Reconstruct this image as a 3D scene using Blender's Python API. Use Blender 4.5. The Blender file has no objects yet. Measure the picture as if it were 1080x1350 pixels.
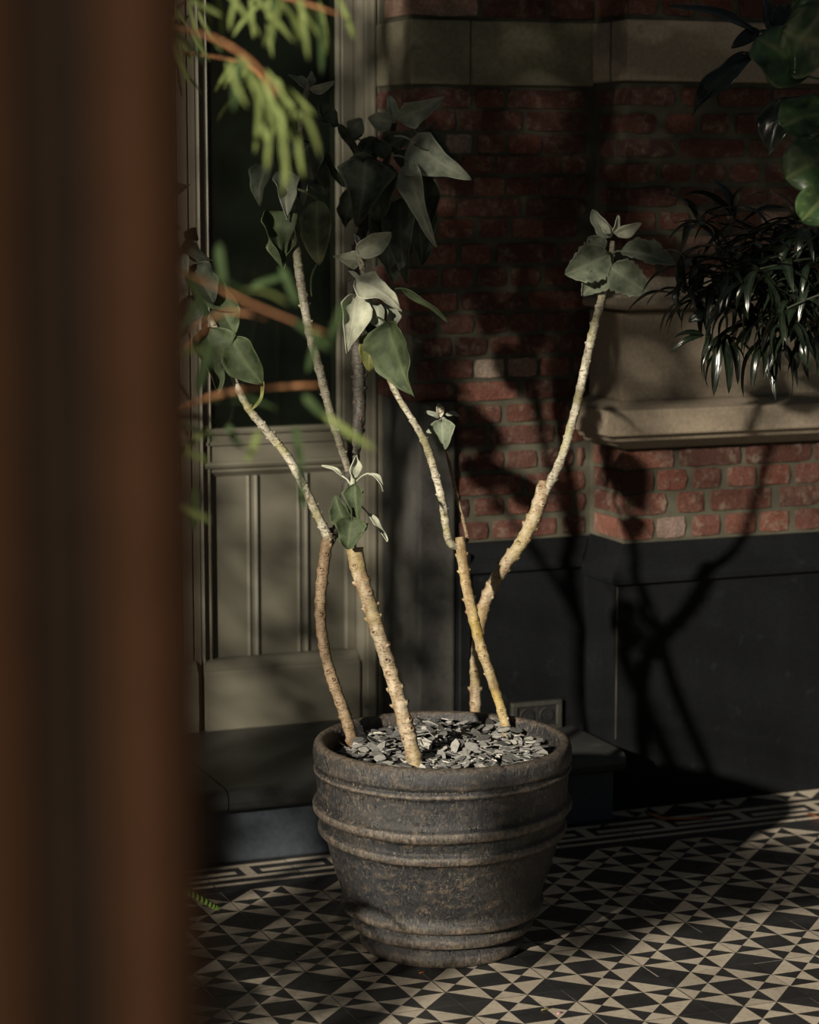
import bpy, bmesh, math, random
from mathutils import Vector, Matrix, noise
C = bpy.context.scene
COL = C.collection

# ------------------------------------------------------------------ camera
F_PX, YAW, HOR, CAM_H = 3138.0, math.radians(21.735), 230.0, 1.75
PITCH = math.atan((675 - HOR) / F_PX)
FW = Vector((math.sin(YAW) * math.cos(PITCH), math.cos(YAW) * math.cos(PITCH), -math.sin(PITCH)))
RT = Vector((math.cos(YAW), -math.sin(YAW), 0))
UP = RT.cross(FW)
O = Vector((0, 0, CAM_H))
cam_d = bpy.data.cameras.new('camera')
cam = bpy.data.objects.new('camera', cam_d)
COL.objects.link(cam)
cam_d.sensor_fit = 'HORIZONTAL'
cam_d.sensor_width = 36
cam_d.lens = F_PX / 1080 * 36
cam_d.clip_start = 0.05
cam.matrix_world = Matrix(((RT.x, UP.x, -FW.x, O.x), (RT.y, UP.y, -FW.y, O.y), (RT.z, UP.z, -FW.z, O.z), (0, 0, 0, 1)))
cam_d.dof.use_dof = True
cam_d.dof.focus_distance = 5.32
cam_d.dof.aperture_fstop = 3.7
C.camera = cam

# ------------------------------------------------------------------ light
AZ, EL = math.radians(38), math.radians(18.5)
SUN = Vector((math.cos(AZ) * math.cos(EL), math.sin(AZ) * math.cos(EL), -math.sin(EL)))   # the way the light travels
sd = bpy.data.lights.new('sun', 'SUN')
sd.energy = 8.6
sd.angle = math.radians(1.3)
sd.color = (1.0, 0.90, 0.74)
sun = bpy.data.objects.new('sun', sd)
COL.objects.link(sun)
sun.location = (-6, -4, 6)
sun.rotation_euler = (-SUN).to_track_quat('Z', 'Y').to_euler()
w = bpy.data.worlds.new('world')
C.world = w
w.use_nodes = True
bg = w.node_tree.nodes['Background']
bg.inputs[0].default_value = (0.82, 0.95, 1.0, 1)
bg.inputs[1].default_value = 0.054
C.view_settings.view_transform = 'Standard'
C.view_settings.look = 'None'
C.view_settings.gamma = 1
C.view_settings.use_curve_mapping = False
C.view_settings.exposure = 0.0
C.cycles.max_bounces = 6

# ------------------------------------------------------------------ helpers
R = random.Random(7)


def ray(u, v):
    return FW + RT * ((u - 540) / F_PX) - UP * ((v - 675) / F_PX)


def at(u, v, depth):
    return O + ray(u, v) * depth


def onz(u, v, z):
    d = ray(u, v)
    return O + d * ((z - O.z) / d.z)


def ony(u, v, y):
    d = ray(u, v)
    return O + d * ((y - O.y) / d.y)


def depth_of(p):
    return (p - O).dot(FW)


def link(name, me, parent=None, label=None):
    o = bpy.data.objects.new(name, me)
    COL.objects.link(o)
    if parent is not None:
        o.parent = parent
        if parent.type == 'EMPTY':
            o.location = -parent.location
    if label:
        o['label'] = label
    return o


def empty(name, loc, label=None, cat=None, kind=None, group=None):
    o = bpy.data.objects.new(name, None)
    COL.objects.link(o)
    o.location = loc
    o.empty_display_size = .05
    return tag(o, label, cat, kind, group)


def tag(o, label=None, cat=None, kind=None, group=None):
    if label: o['label'] = label
    if cat: o['category'] = cat
    if kind: o['kind'] = kind
    if group: o['group'] = group
    return o


def mesh(name, bm, mats, smooth=False):
    me = bpy.data.meshes.new(name)
    bm.to_mesh(me)
    bm.free()
    for m in (mats if isinstance(mats, (list, tuple)) else [mats]):
        me.materials.append(m)
    if smooth:
        for p in me.polygons: p.use_smooth = True
    return me


def pmesh(name, vs, fs, mats, smooth=False, idx=None):
    me = bpy.data.meshes.new(name)
    me.from_pydata([tuple(v) for v in vs], [], fs)
    for m in (mats if isinstance(mats, (list, tuple)) else [mats]):
        me.materials.append(m)
    for i, p in enumerate(me.polygons):
        p.use_smooth = smooth
        if idx: p.material_index = idx[i]
    me.update()
    return me


def box(bm, x0, x1, y0, y1, z0, z1, bev=0.0, seg=1, jit=0.0, rnd=None):
    r = bmesh.ops.create_cube(bm, size=1)
    vs = r['verts']
    for v in vs:
        v.co = Vector((x0 + (v.co.x + .5) * (x1 - x0), y0 + (v.co.y + .5) * (y1 - y0), z0 + (v.co.z + .5) * (z1 - z0)))
    if bev:
        es = list({e for v in vs for e in v.link_edges})
        q = bmesh.ops.bevel(bm, geom=es, offset=bev, segments=seg, affect='EDGES', profile=.6)
        vs = list({v for f in q['faces'] for v in f.verts} | {v for v in vs if v.is_valid})
    if jit:
        for v in vs:
            v.co += Vector([(rnd or R).uniform(-jit, jit) for _ in range(3)])
    return bm


def boxes(name, lst, mat, parent, bev=.002, seg=1, label=None):
    bm = bmesh.new()
    for b in lst: box(bm, *b, bev=bev, seg=seg)
    return link(name, mesh(name, bm, mat), parent, label)


# ------------------------------------------------------------------ materials
class M:
    def __init__(s, name, rough=.6, spec=.5):
        s.m = bpy.data.materials.new(name)
        s.m.use_nodes = True
        s.t = s.m.node_tree
        s.b = s.t.nodes['Principled BSDF']
        s.b.inputs['Roughness'].default_value = rough
        s.b.inputs['Specular IOR Level'].default_value = spec

    def n(s, kind, **kw):
        nd = s.t.nodes.new(kind)
        for k, v in kw.items(): setattr(nd, k, v)
        return nd

    def l(s, a, b): s.t.links.new(a, b)

    def tex(s, scale=1, stretch=(1, 1, 1), detail=4, rough=.55, kind='ShaderNodeTexNoise', world=False):
        if world:
            src = s.n('ShaderNodeNewGeometry').outputs['Position']
        else:
            src = s.n('ShaderNodeTexCoord').outputs['Object']
        mp = s.n('ShaderNodeMapping')
        mp.inputs['Scale'].default_value = stretch
        s.l(src, mp.inputs[0])
        t = s.n(kind)
        t.inputs['Scale'].default_value = scale
        if kind == 'ShaderNodeTexNoise':
            t.inputs['Detail'].default_value = detail
            t.inputs['Roughness'].default_value = rough
        s.l(mp.outputs[0], t.inputs[0])
        return t.outputs[0]

    def ramp(s, src, stops, interp='LINEAR'):
        r = s.n('ShaderNodeValToRGB')
        r.color_ramp.interpolation = interp
        e = r.color_ramp.elements
        while len(e) < len(stops): e.new(.5)
        for i, (p, c) in enumerate(stops):
            e[i].position = p
            e[i].color = (*c, 1) if len(c) == 3 else c
        s.l(src, r.inputs[0])
        return r.outputs[0]

    def mix(s, f, a, b, mode='MIX'):
        x = s.n('ShaderNodeMix', data_type='RGBA', blend_type=mode)
        for i, v in ((0, f), (6, a), (7, b)):
            if hasattr(v, 'links'): s.l(v, x.inputs[i])
            elif i == 0: x.inputs[0].default_value = v
            else: x.inputs[i].default_value = (*v, 1)
        return x.outputs[2]

    def bump(s, src, strength=.4, dist=.002, prev=None):
        b = s.n('ShaderNodeBump')
        b.inputs['Strength'].default_value = strength
        b.inputs['Distance'].default_value = dist
        s.l(src, b.inputs['Height'])
        if prev: s.l(prev, b.inputs['Normal'])
        s.l(b.outputs[0], s.b.inputs['Normal'])
        return b.outputs[0]

    def col(s, src):
        if hasattr(src, 'links'): s.l(src, s.b.inputs['Base Color'])
        else: s.b.inputs['Base Color'].default_value = (*src, 1)
        return s.m


def g(v): return (v, v, v)


def sc(c, k): return tuple(x * k for x in c)


def mat_brick(name, a, b, pale):
    m = M(name, .9, .25)
    oi = m.n('ShaderNodeObjectInfo').outputs['Random']
    n1 = m.tex(9, detail=5, world=True)
    n2 = m.tex(38, detail=6, rough=.65, world=True)
    n3 = m.tex(160, detail=3, world=True)
    c = m.mix(n1, a, b)
    tint = m.ramp(oi, [(0, (.55, .5, .52)), (.35, (.9, .9, .95)), (.7, (1.0, .85, .8)), (1, (1.3, 1.35, 1.35))])
    c = m.mix(1.0, c, tint, 'MULTIPLY')
    n4 = m.tex(17, detail=4, rough=.6, world=True)
    f = m.mix(1.0, m.ramp(n2, [(.46, g(0)), (.64, g(1))]), m.ramp(n4, [(.42, g(.0)), (.60, g(1.2))]), 'MULTIPLY')
    c = m.mix(m.mix(1.0, f, g(.55), 'MULTIPLY'), c, pale)
    d = m.ramp(n3, [(.35, g(.55)), (.6, g(1))])
    c = m.mix(1.0, c, d, 'MULTIPLY')
    p = m.bump(n2, .9, .006)
    m.bump(n3, .5, .0015, p)
    return m.col(c)


K = 0.53
BRICK = mat_brick('brick_red', sc((.165, .060, .042), K), sc((.225, .100, .072), K), sc((.36, .30, .24), K))
BRICK_DK = mat_brick('brick_dark', sc((.105, .042, .032), K), sc((.17, .075, .055), K), sc((.33, .27, .2), K))
BRICK_PALE = mat_brick('brick_pale', sc((.34, .22, .17), K), sc((.42, .33, .27), K), sc((.5, .44, .36), K))


def mat_mortar():
    m = M('mortar', .95, .2)
    n1 = m.tex(14, detail=5, world=True)
    n2 = m.tex(220, detail=3, world=True)
    c = m.ramp(n1, [(.3, (.040, .038, .027)), (.55, (.058, .055, .040)), (.8, (.095, .09, .068))])
    m.bump(n2, .7, .002)
    return m.col(c)


MORTAR = mat_mortar()


def mat_stone(name, a, b, rough=.75, bumps=.35, streak=(1, 1, 1), spots=None, sp=.3, world=True):
    m = M(name, rough, sp)
    n1 = m.tex(4, stretch=streak, detail=6, rough=.6, world=world)
    n2 = m.tex(90, detail=4, world=world)
    n3 = m.tex(16, detail=6, rough=.7, world=world)
    c = m.ramp(n1, [(.3, a), (.7, b)])
    c = m.mix(1.0, c, m.ramp(n2, [(.3, g(.8)), (.7, g(1.15))]), 'MULTIPLY')
    if spots:
        c = m.mix(m.ramp(n3, [(.60, g(0)), (.74, g(.7))]), c, spots)
    m.bump(n2, bumps, .0015)
    return m.col(c)


LIME = mat_stone('limestone', (.205, .168, .124), (.25, .207, .156), .85, .25, spots=(.12, .10, .07))
LIME_GREY = mat_stone('limestone_band', (.115, .107, .072), (.175, .160, .110), .85, .3, spots=(.20, .185, .14))
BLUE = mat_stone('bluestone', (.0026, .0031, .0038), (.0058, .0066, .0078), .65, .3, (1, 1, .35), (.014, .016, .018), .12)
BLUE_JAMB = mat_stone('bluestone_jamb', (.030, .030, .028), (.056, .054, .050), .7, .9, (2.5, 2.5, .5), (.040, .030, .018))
BLUE_STEP = mat_stone('bluestone_step', (.020, .021, .020), (.034, .035, .033), .48, .3, (1, 1, 1), (.07, .07, .068), .45)
BLUE_RISER = mat_stone('bluestone_riser', (.026, .032, .042), (.052, .060, .075), .6, .3, (1, 1, .5), (.03, .03, .033), .4)
def mat_paint():
    m = M('grey_green_paint', .5, .35)
    n1 = m.tex(2.5, detail=3, world=True)
    c = m.ramp(n1, [(.3, (.104, .098, .075)), (.7, (.117, .110, .085))])
    m.bump(m.tex(60, stretch=(1, 1, .2), detail=3, world=True), .05, .001)
    return m.col(c)


PAINT = mat_paint()
PAINT_GAP = mat_stone('dark_gap', (.03, .028, .02), (.04, .036, .026), .8, .1)
DARK_ROOM = mat_stone('dark_interior', (.02, .024, .018), (.035, .04, .03), .9, .1)


def mat_tile(name, a, b, rough, sp):
    m = M(name, rough, sp)
    oi = m.n('ShaderNodeObjectInfo').outputs['Random']
    n1 = m.tex(7, detail=6, rough=.65, world=True)
    n2 = m.tex(70, detail=5, rough=.7, world=True)
    c = m.ramp(n1, [(.3, a), (.7, b)])
    c = m.mix(1.0, c, m.ramp(oi, [(0, g(.82)), (1, g(1.15))]), 'MULTIPLY')
    c = m.mix(1.0, c, m.ramp(n2, [(.32, g(.72)), (.5, g(1.0))]), 'MULTIPLY')
    m.bump(n2, .25, .001)
    r = m.ramp(n1, [(.3, g(rough - .12)), (.7, g(rough + .12))])
    m.l(r, m.b.inputs['Roughness'])
    return m.col(c)


T_BEIGE = mat_tile('tile_beige', (.34, .295, .235), (.42, .37, .30), .55, .4)
T_BLACK = mat_tile('tile_black', (.014, .014, .0145), (.026, .026, .027), .5, .45)
GROUT = mat_stone('grout', (.24, .21, .17), (.36, .32, .26), .9, .4)


def mat_pot():
    m = M('aged_slip', .4, .55)
    n1 = m.tex(6, stretch=(1, 1, 1.2), detail=6, rough=.65)
    n2 = m.tex(45, stretch=(1, 1, .6), detail=8, rough=.75)
    n3 = m.tex(190, stretch=(1, 1, .45), detail=5, rough=.7)
    n4 = m.tex(22, stretch=(1, 1, 2.6), detail=8, rough=.8)
    geo = m.n('ShaderNodeNewGeometry')
    c = m.ramp(n1, [(.25, (.007, .0085, .0115)), (.5, (.013, .014, .016)), (.75, (.034, .031, .027))])
    wear = m.ramp(n4, [(.54, g(0)), (.60, g(.55)), (.74, g(.9))])
    c = m.mix(wear, c, (.105, .078, .054))
    edge = m.ramp(geo.outputs['Pointiness'], [(.522, g(0)), (.56, g(.8))])
    n5 = m.tex(100, stretch=(1, 1, .5), detail=8, rough=.8)
    sp2 = m.ramp(n5, [(.44, g(.15)), (.60, g(1))])
    e2 = m.mix(1.0, edge, sp2, 'MULTIPLY')
    c = m.mix(e2, c, (.29, .225, .16))
    crease_tone = m.ramp(geo.outputs['Pointiness'], [(.465, g(.35)), (.497, g(1))])  # darker in the concave creases
    c = m.mix(1.0, c, crease_tone, 'MULTIPLY')
    fl = m.ramp(n3, [(.57, g(0)), (.64, g(.55))])
    fl = m.mix(1.0, fl, m.ramp(n1, [(.35, g(.25)), (.6, g(1))]), 'MULTIPLY')
    c = m.mix(fl, c, (.25, .195, .135))
    dk = m.ramp(n3, [(.36, g(.35)), (.44, g(1))])
    c = m.mix(1.0, c, dk, 'MULTIPLY')
    p = m.bump(n2, .7, .006)
    n6 = m.tex(120, stretch=(1, 1, .25), detail=6, rough=.8)
    p = m.bump(n6, .6, .0035, p)
    m.bump(n3, .7, .0035, p)
    m.l(m.ramp(n2, [(.35, g(.20)), (.65, g(.46))]), m.b.inputs['Roughness'])
    return m.col(c)


POT = mat_pot()
SOIL = mat_stone('soil', (.012, .010, .008), (.03, .025, .02), .95, .8)


def mat_slate():
    m = M('slate', .55, .4)
    oi = m.n('ShaderNodeObjectInfo').outputs['Random']
    geo = m.n('ShaderNodeNewGeometry').outputs['Random Per Island']
    n2 = m.tex(120, detail=5, world=True)
    s_ = m.n('ShaderNodeMath', operation='ADD')
    m.l(oi, s_.inputs[0]); m.l(geo, s_.inputs[1])
    fr = m.n('ShaderNodeMath', operation='FRACT')
    m.l(s_.outputs[0], fr.inputs[0])
    c = m.ramp(fr.outputs[0], [(0, (.06, .06, .062)), (.45, (.14, .14, .135)), (.8, (.27, .265, .25)), (1, (.48, .46, .41))])
    c = m.mix(1.0, c, m.ramp(n2, [(.35, g(.7)), (.6, g(1.1))]), 'MULTIPLY')
    m.bump(n2, .5, .001)
    return m.col(c)


SLATE = mat_slate()


def mat_bark(name, a, b, scarc, rough=.6, green=None):
    m = M(name, rough, .35)
    n1 = m.tex(34, stretch=(1, 1, .45), detail=5, rough=.65, world=True)
    n2 = m.tex(110, stretch=(1, 1, 2.5), detail=4, world=True)
    n3 = m.tex(12, detail=3, world=True)
    c = m.ramp(n1, [(.38, a), (.58, b)])
    c = m.mix(m.ramp(n2, [(.54, g(0)), (.60, g(.85))]), c, scarc)
    if green: c = m.mix(m.ramp(n3, [(.5, g(0)), (.62, g(.6))]), c, green)
    p = m.bump(n1, .8, .003)
    m.bump(n2, .9, .0025, p)
    return m.col(c)


BARK = mat_bark('bark_tan', (.17, .12, .065), (.33, .28, .20), (.15, .08, .04), green=(.21, .17, .07))
BARK_DK = mat_bark('bark_brown', (.10, .065, .035), (.19, .14, .085), (.07, .04, .02))
BARK_PALE = mat_bark('bark_pale', (.19, .175, .125), (.38, .36, .29), (.09, .06, .035), green=(.17, .16, .055))
BARK_DARKEST = mat_bark('bark_darkest', (.025, .022, .018), (.055, .05, .04), (.014, .012, .010))  # near-black bark for the tall stem
BARK_MID = mat_bark('bark_grey', (.11, .10, .075), (.20, .19, .15), (.07, .05, .03), green=(.09, .10, .05))
BARK_YEL = mat_bark('bark_yellow', (.17, .12, .055), (.34, .28, .16), (.16, .085, .04), green=(.30, .22, .05))
SCAR = mat_stone('leaf_scar', (.05, .026, .015), (.10, .05, .025), .8, .5)


def mat_leaf(name, a, b, vein, rough=.75, trans=.18, sp=.3, veinw=.75, spots=None, sheen=0, tcol=None):
    m = M(name, rough, sp)
    n1 = m.tex(30, detail=5, rough=.6, world=True)
    n2 = m.tex(420, detail=2)
    c = m.ramp(n1, [(.36, sc(a, .8)), (.64, sc(b, 1.1))])
    at_ = m.n('ShaderNodeAttribute', attribute_name='vein')
    f = m.ramp(at_.outputs['Fac'], [(.0, g(0)), (1, g(veinw))])
    c = m.mix(f, c, vein)
    if spots:
        c = m.mix(m.ramp(n1, [(.64, g(0)), (.68, g(1))]), c, spots)
    m.bump(n2, .25, .0008)
    p = m.bump(at_.outputs['Fac'], .35, .002)
    if sheen: m.b.inputs['Sheen Weight'].default_value = sheen
    m.col(c)
    tr = m.n('ShaderNodeBsdfTranslucent')
    if tcol: tr.inputs[0].default_value = (*tcol, 1)
    else: m.l(c, tr.inputs[0])
    mx = m.n('ShaderNodeMixShader')
    mx.inputs[0].default_value = trans
    out = m.t.nodes['Material Output']
    m.l(m.b.outputs[0], mx.inputs[1])
    m.l(tr.outputs[0], mx.inputs[2])
    m.l(mx.outputs[0], out.inputs[0])
    return m.m


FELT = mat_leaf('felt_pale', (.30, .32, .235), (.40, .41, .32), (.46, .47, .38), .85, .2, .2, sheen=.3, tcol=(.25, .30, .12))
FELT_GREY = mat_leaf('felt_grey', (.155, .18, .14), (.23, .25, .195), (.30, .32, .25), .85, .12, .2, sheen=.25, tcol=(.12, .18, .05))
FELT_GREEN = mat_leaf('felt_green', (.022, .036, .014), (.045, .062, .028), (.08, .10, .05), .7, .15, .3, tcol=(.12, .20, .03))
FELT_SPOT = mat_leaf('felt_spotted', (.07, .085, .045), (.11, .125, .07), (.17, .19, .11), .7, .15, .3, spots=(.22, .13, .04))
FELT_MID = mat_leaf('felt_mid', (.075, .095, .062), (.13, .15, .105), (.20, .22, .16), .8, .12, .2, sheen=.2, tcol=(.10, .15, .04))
FELT_SHADE = mat_leaf('felt_shade_tone', (.032, .040, .029), (.06, .072, .052), (.10, .115, .085), .8, .08, .25)  # darker copy of the felt: shade put into the leaf colour
FELT_YEL = mat_leaf('felt_yellow', (.10, .13, .04), (.17, .18, .06), (.26, .25, .10), .7, .25, .2, tcol=(.22, .24, .04))
STRAP = mat_leaf('glossy_strap_leaf', (.003, .005, .003), (.006, .010, .005), (.012, .018, .01), .27, .02, .5, tcol=(.03, .06, .01))
BROAD = mat_leaf('glossy_broad_leaf', (.020, .044, .018), (.036, .072, .024), (.11, .13, .05), .3, .08, .5, veinw=.7, tcol=(.06, .16, .02))
NEEDLE = mat_leaf('narrow_green_leaf', (.085, .12, .028), (.15, .19, .055), (.2, .24, .09), .65, .3, .15, tcol=(.14, .19, .03))
NEEDLE_DK = mat_leaf('narrow_dark_leaf', (.018, .035, .012), (.032, .055, .02), (.05, .08, .03), .7, .2, .12, tcol=(.025, .06, .01))
FERN = mat_leaf('fern_green', (.08, .16, .03), (.14, .24, .05), (.2, .3, .08), .5, .3, .3, tcol=(.12, .26, .03))
TWIG = mat_bark('twig_rust', (.20, .085, .035), (.30, .14, .06), (.10, .05, .02))
POSTM = mat_stone('brown_timber', (.021, .0098, .0052), (.025, .0115, .0056), .8, .2, (3, 3, .3), sp=.03)
ORANGE = mat_leaf('dry_orange_leaf', (.40, .11, .03), (.55, .17, .05), (.5, .2, .07), .7, .1)
PLASTIC = mat_stone('socket_frame', (.028, .028, .024), (.034, .033, .028), .45, .05)
PLASTIC_DK = mat_stone('socket_dark', (.012, .012, .013), (.018, .018, .019), .35, .05)
TERRA = mat_stone('terracotta', (.20, .08, .045), (.28, .12, .07), .85, .3)


def mat_glass():
    m = M('window_glass', .03, .5)
    m.col((.007, .009, .006))
    tr = m.n('ShaderNodeBsdfTransparent')
    tr.inputs[0].default_value = (.75, .8, .75, 1)
    mx = m.n('ShaderNodeMixShader')
    mx.inputs[0].default_value = .6
    m.l(m.b.outputs[0], mx.inputs[1])
    m.l(tr.outputs[0], mx.inputs[2])
    m.l(mx.outputs[0], m.t.nodes['Material Output'].inputs[0])
    return m.m


GLASS = mat_glass()

# ------------------------------------------------------------------ setting: floor
TX, TY, TS = 1.6665, 5.1997, .2377
X0, Y0, YR = 2.908, 5.757, 5.965        # pier left face, pier front, recess plinth front
YD = 6.28
T3 = 1 / 3


def clip(poly, axis, lim, keep_less=True):
    out = []
    for i in range(len(poly)):
        a, b = poly[i], poly[(i + 1) % len(poly)]
        ia = (a[axis] <= lim) == keep_less
        ib = (b[axis] <= lim) == keep_less
        if ia: out.append(a)
        if ia != ib:
            t = (lim - a[axis]) / (b[axis] - a[axis])
            out.append(tuple(a[k] + t * (b[k] - a[k]) for k in range(2)))
    return out


def field_polys():
    P = []
    for cx in range(3):
        for cy in range(3):
            x, y = cx * T3, cy * T3
            q = [(x, y), (x + T3, y), (x + T3, y + T3), (x, y + T3)]
            m_ = (x + T3 / 2, y + T3 / 2)
            if cx == 1 and cy == 1:
                P.append((q, 1))
            elif cx != 1 and cy != 1:
                if cx == cy:      # corner near (0,0) or (1,1): diagonal runs top-left to bottom-right
                    a, b = [q[0], q[1], q[3]], [q[1], q[2], q[3]]
                    P.append((a, 1 if cx == 0 else 0)); P.append((b, 0 if cx == 0 else 1))
                else:
                    a, b = [q[0], q[1], q[2]], [q[0], q[2], q[3]]
                    P.append((a, 1 if cx == 2 else 0)); P.append((b, 0 if cx == 2 else 1))
            else:
                side = cx != 1      # left or right cell: up and down triangles black
                P.append(([q[0], q[1], m_], 1 if side else 0))
                P.append(([q[2], q[3], m_], 1 if side else 0))
                P.append(([q[1], q[2], m_], 0 if side else 1))
                P.append(([q[3], q[0], m_], 0 if side else 1))
    return P


def border_polys():
    P = []

    def rect(u0, u1, v0, v1, c): P.append(([(u0, v0), (u1, v0), (u1, v1), (u0, v1)], c))
    rect(0, 1, 0, .19, 1); rect(0, 1, .19, .27, 0); rect(0, 1, .27, .39, 1); rect(0, 1, .39, .475, 0)
    rect(0, .44, .475, .56, 1); rect(.44, .56, .475, .79, 0); rect(.56, 1, .475, .56, 1)
    rect(0, .36, .56, .66, 0); rect(.36, .44, .56, .66, 1)
    rect(.56, .64, .56, .66, 1); rect(.64, 1, .56, .66, 0)
    rect(0, .44, .66, .79, 1); rect(.56, 1, .66, .79, 1)
    rect(0, 1, .79, .885, 0); rect(0, 1, .885, 1, 1)
    return P


def tile_mesh(name, polys, vmax=1.0):
    vs, fs, ix = [], [], []
    gap = .0035
    S = TS
    for poly, c in polys:
        if vmax < 1: poly = clip(poly, 1, vmax)
        if len(poly) < 3: continue
        b = len(vs)
        for (u, v) in poly:
            u = min(max(u, .0055), 1 - .0055); v = min(max(v, gap), vmax - gap)
            vs.append(((u - .5) * S, (v - .5) * S, 0))
        fs.append(list(range(b, b + len(poly)))); ix.append(c)
    u0, u1, v0, v1 = (.0055 - .5) * S, (.5 - .0055) * S, (gap - .5) * S, (vmax - gap - .5) * S
    b = len(vs)
    vs += [(u0, v0, 0), (u1, v0, 0), (u1, v1, 0), (u0, v1, 0), (u0, v0, -.01), (u1, v0, -.01), (u1, v1, -.01), (u0, v1, -.01)]
    for a, c_ in ((0, 1), (1, 2), (2, 3), (3, 0)):
        fs.append([b + a, b + a + 4, b + c_ + 4, b + c_]); ix.append(1)
    return pmesh(name, vs, fs, [T_BEIGE, T_BLACK], idx=ix)


bm = bmesh.new()
box(bm, -4, 7, -2, 7, -.12, -.0012)
floor = tag(link('floor', mesh('floor', bm, GROUT)), kind='structure')
tm_field = tile_mesh('tile', field_polys())
tm_border = tile_mesh('border_tile', border_polys())
tm_cut = tile_mesh('cut_tile', field_polys(), .33)
rt_ = random.Random(3)


def put_tile(name, me, i, j):
    o = link(name, me, floor)
    o.location = (TX + (i + .5) * TS + rt_.uniform(-.0006, .0006), TY + (j + .5) * TS + rt_.uniform(-.0006, .0006), rt_.uniform(-.0004, .0005))
    o.rotation_euler = (rt_.uniform(-.003, .003), rt_.uniform(-.003, .003), rt_.uniform(-.002, .002))


for j in range(0, -12, -1):
    for i in range(-7, 14):
        put_tile('tile', tm_field, i, j)
for i in range(-5, 14):
    put_tile('border_tile', tm_border, i, 1)
for i in range(5, 14):
    put_tile('cut_tile', tm_cut, i, 2)

# ------------------------------------------------------------------ setting: step in front of the door
step = empty('step', (2, 5.7, 0), kind='structure')


def prism_x(name, prof, x0, x1, mat, parent, label=None, smooth=False, nseg=1):
    """profile of (y, z) swept along x; nseg cuts let it wobble"""
    vs, fs = [], []
    n = len(prof)
    for k in range(nseg + 1):
        x = x0 + (x1 - x0) * k / nseg
        for (y, z) in prof: vs.append((x, y, z))
    for k in range(nseg):
        for i in range(n):
            a = k * n + i; b = k * n + (i + 1) % n
            fs.append([a, b, b + n, a + n])
    fs.append(list(range(n))[::-1]); fs.append([nseg * n + i for i in range(n)])
    me = pmesh(name, vs, fs, mat, smooth)
    bm = bmesh.new(); bm.from_mesh(me); bmesh.ops.recalc_face_normals(bm, faces=bm.faces); bm.to_mesh(me); bm.free()
    return link(name, me, parent, label)


nose = [(6.34, .201), (6.34, .142), (5.66, .142), (5.640, .146), (5.630, .155), (5.627, .170), (5.631, .186), (5.641, .196), (5.66, .200)]
for (a, b) in ((.2, .98), (.983, 1.748), (1.752, 2.50), (2.503, 2.876)):
    prism_x('step_slab', nose, a, b, BLUE_STEP, step)
bm = bmesh.new()
box(bm, .2, 2.862, 5.672, 6.3, 0, .141, bev=.006, seg=2)
link('step_riser', mesh('step_riser', bm, BLUE_RISER), step)


# ------------------------------------------------------------------ setting: bluestone plinth, limestone, wall cores
def sweep(name, prof, xa, mat, parent=None, seg=(0, 1, 2), kind='structure', xend=5.4):
    """prof: (d, z) with d measured into the wall; runs along the recess, the pier's side and the pier's front"""
    def pts(d):
        yr = YR + d
        return [(xa, yr), (X0 + d, yr), (X0 + d, Y0 + d), (xend, Y0 + d)]
    vs, fs = [], []
    cols = [pts(d) for d, z in prof]
    use = sorted({s for s in seg} | {s + 1 for s in seg})
    for (d, z), p in zip(prof, cols):
        for u in use: vs.append((p[u][0], p[u][1], z))
    m = len(use)
    for i in range(len(prof) - 1):
        for k in range(m - 1):
            fs.append([i * m + k, i * m + k + 1, (i + 1) * m + k + 1, (i + 1) * m + k])
    me = pmesh(name, vs, fs, mat)
    o = link(name, me, parent)
    if parent is None: tag(o, kind=kind)
    return o


PL = [(0, 0), (0, .630), (-.004, .636), (-.017, .640), (-.017, .654), (-.010, .672), (.004, .690), (.016, .708), (.023, .728), (.030, .744), (.30, .746)]
PLR = [(0, .2), (0, .650), (-.004, .655), (-.013, .659), (-.013, .670), (-.008, .684), (.004, .698), (.013, .712), (.019, .728), (.026, .738), (.30, .740)]
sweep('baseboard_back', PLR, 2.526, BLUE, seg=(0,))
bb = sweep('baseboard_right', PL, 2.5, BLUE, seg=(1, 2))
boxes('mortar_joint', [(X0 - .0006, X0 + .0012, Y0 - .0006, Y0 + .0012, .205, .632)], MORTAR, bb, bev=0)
0 and boxes('slab_joint', [(X0 + .62, X0 + .623, Y0 - .0005, Y0 + .003, .01, .63), (4.3, 4.303, Y0 - .0005, Y0 + .003, .01, .63)], MORTAR, bb, bev=0)

jb = empty('trim_1', (2.46, 6.1, .2), kind='structure')
boxes('jamb_stone', [(2.412, 2.520, 5.982, 6.285, .2, 1.137)], BLUE_JAMB, jb, bev=.008, seg=2)
boxes('plinth_return', [(2.524, 2.560, 5.957, 6.2, .2, .715)], BLUE, jb, bev=.004)

LEDGE = [(.25, 1.006), (.030, 1.006), (.018, 1.012), (.010, 1.013), (.008, 1.019), (-.010, 1.021), (-.014, 1.030), (-.040, 1.036), (-.050, 1.050),
         (-.064, 1.054), (-.066, 1.058), (-.067, 1.118), (-.064, 1.122), (.010, 1.138), (.022, 1.139), (.020, 1.143), (.020, 1.376), (.024, 1.380), (.034, 1.382),
         (.034, 1.388), (-.010, 1.390), (-.022, 1.394), (-.028, 1.402), (-.026, 1.411), (-.018, 1.418), (-.006, 1.421), (-.004, 1.430),
         (.004, 1.440), (.020, 1.447), (.035, 1.475), (.25, 1.48)]


def sweep_stub(name, prof, mat):
    """the ledge stops just inside the recess: only the pier's side and front carry it"""
    return sweep(name, prof, 2.5, mat, seg=(1, 2))


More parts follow.
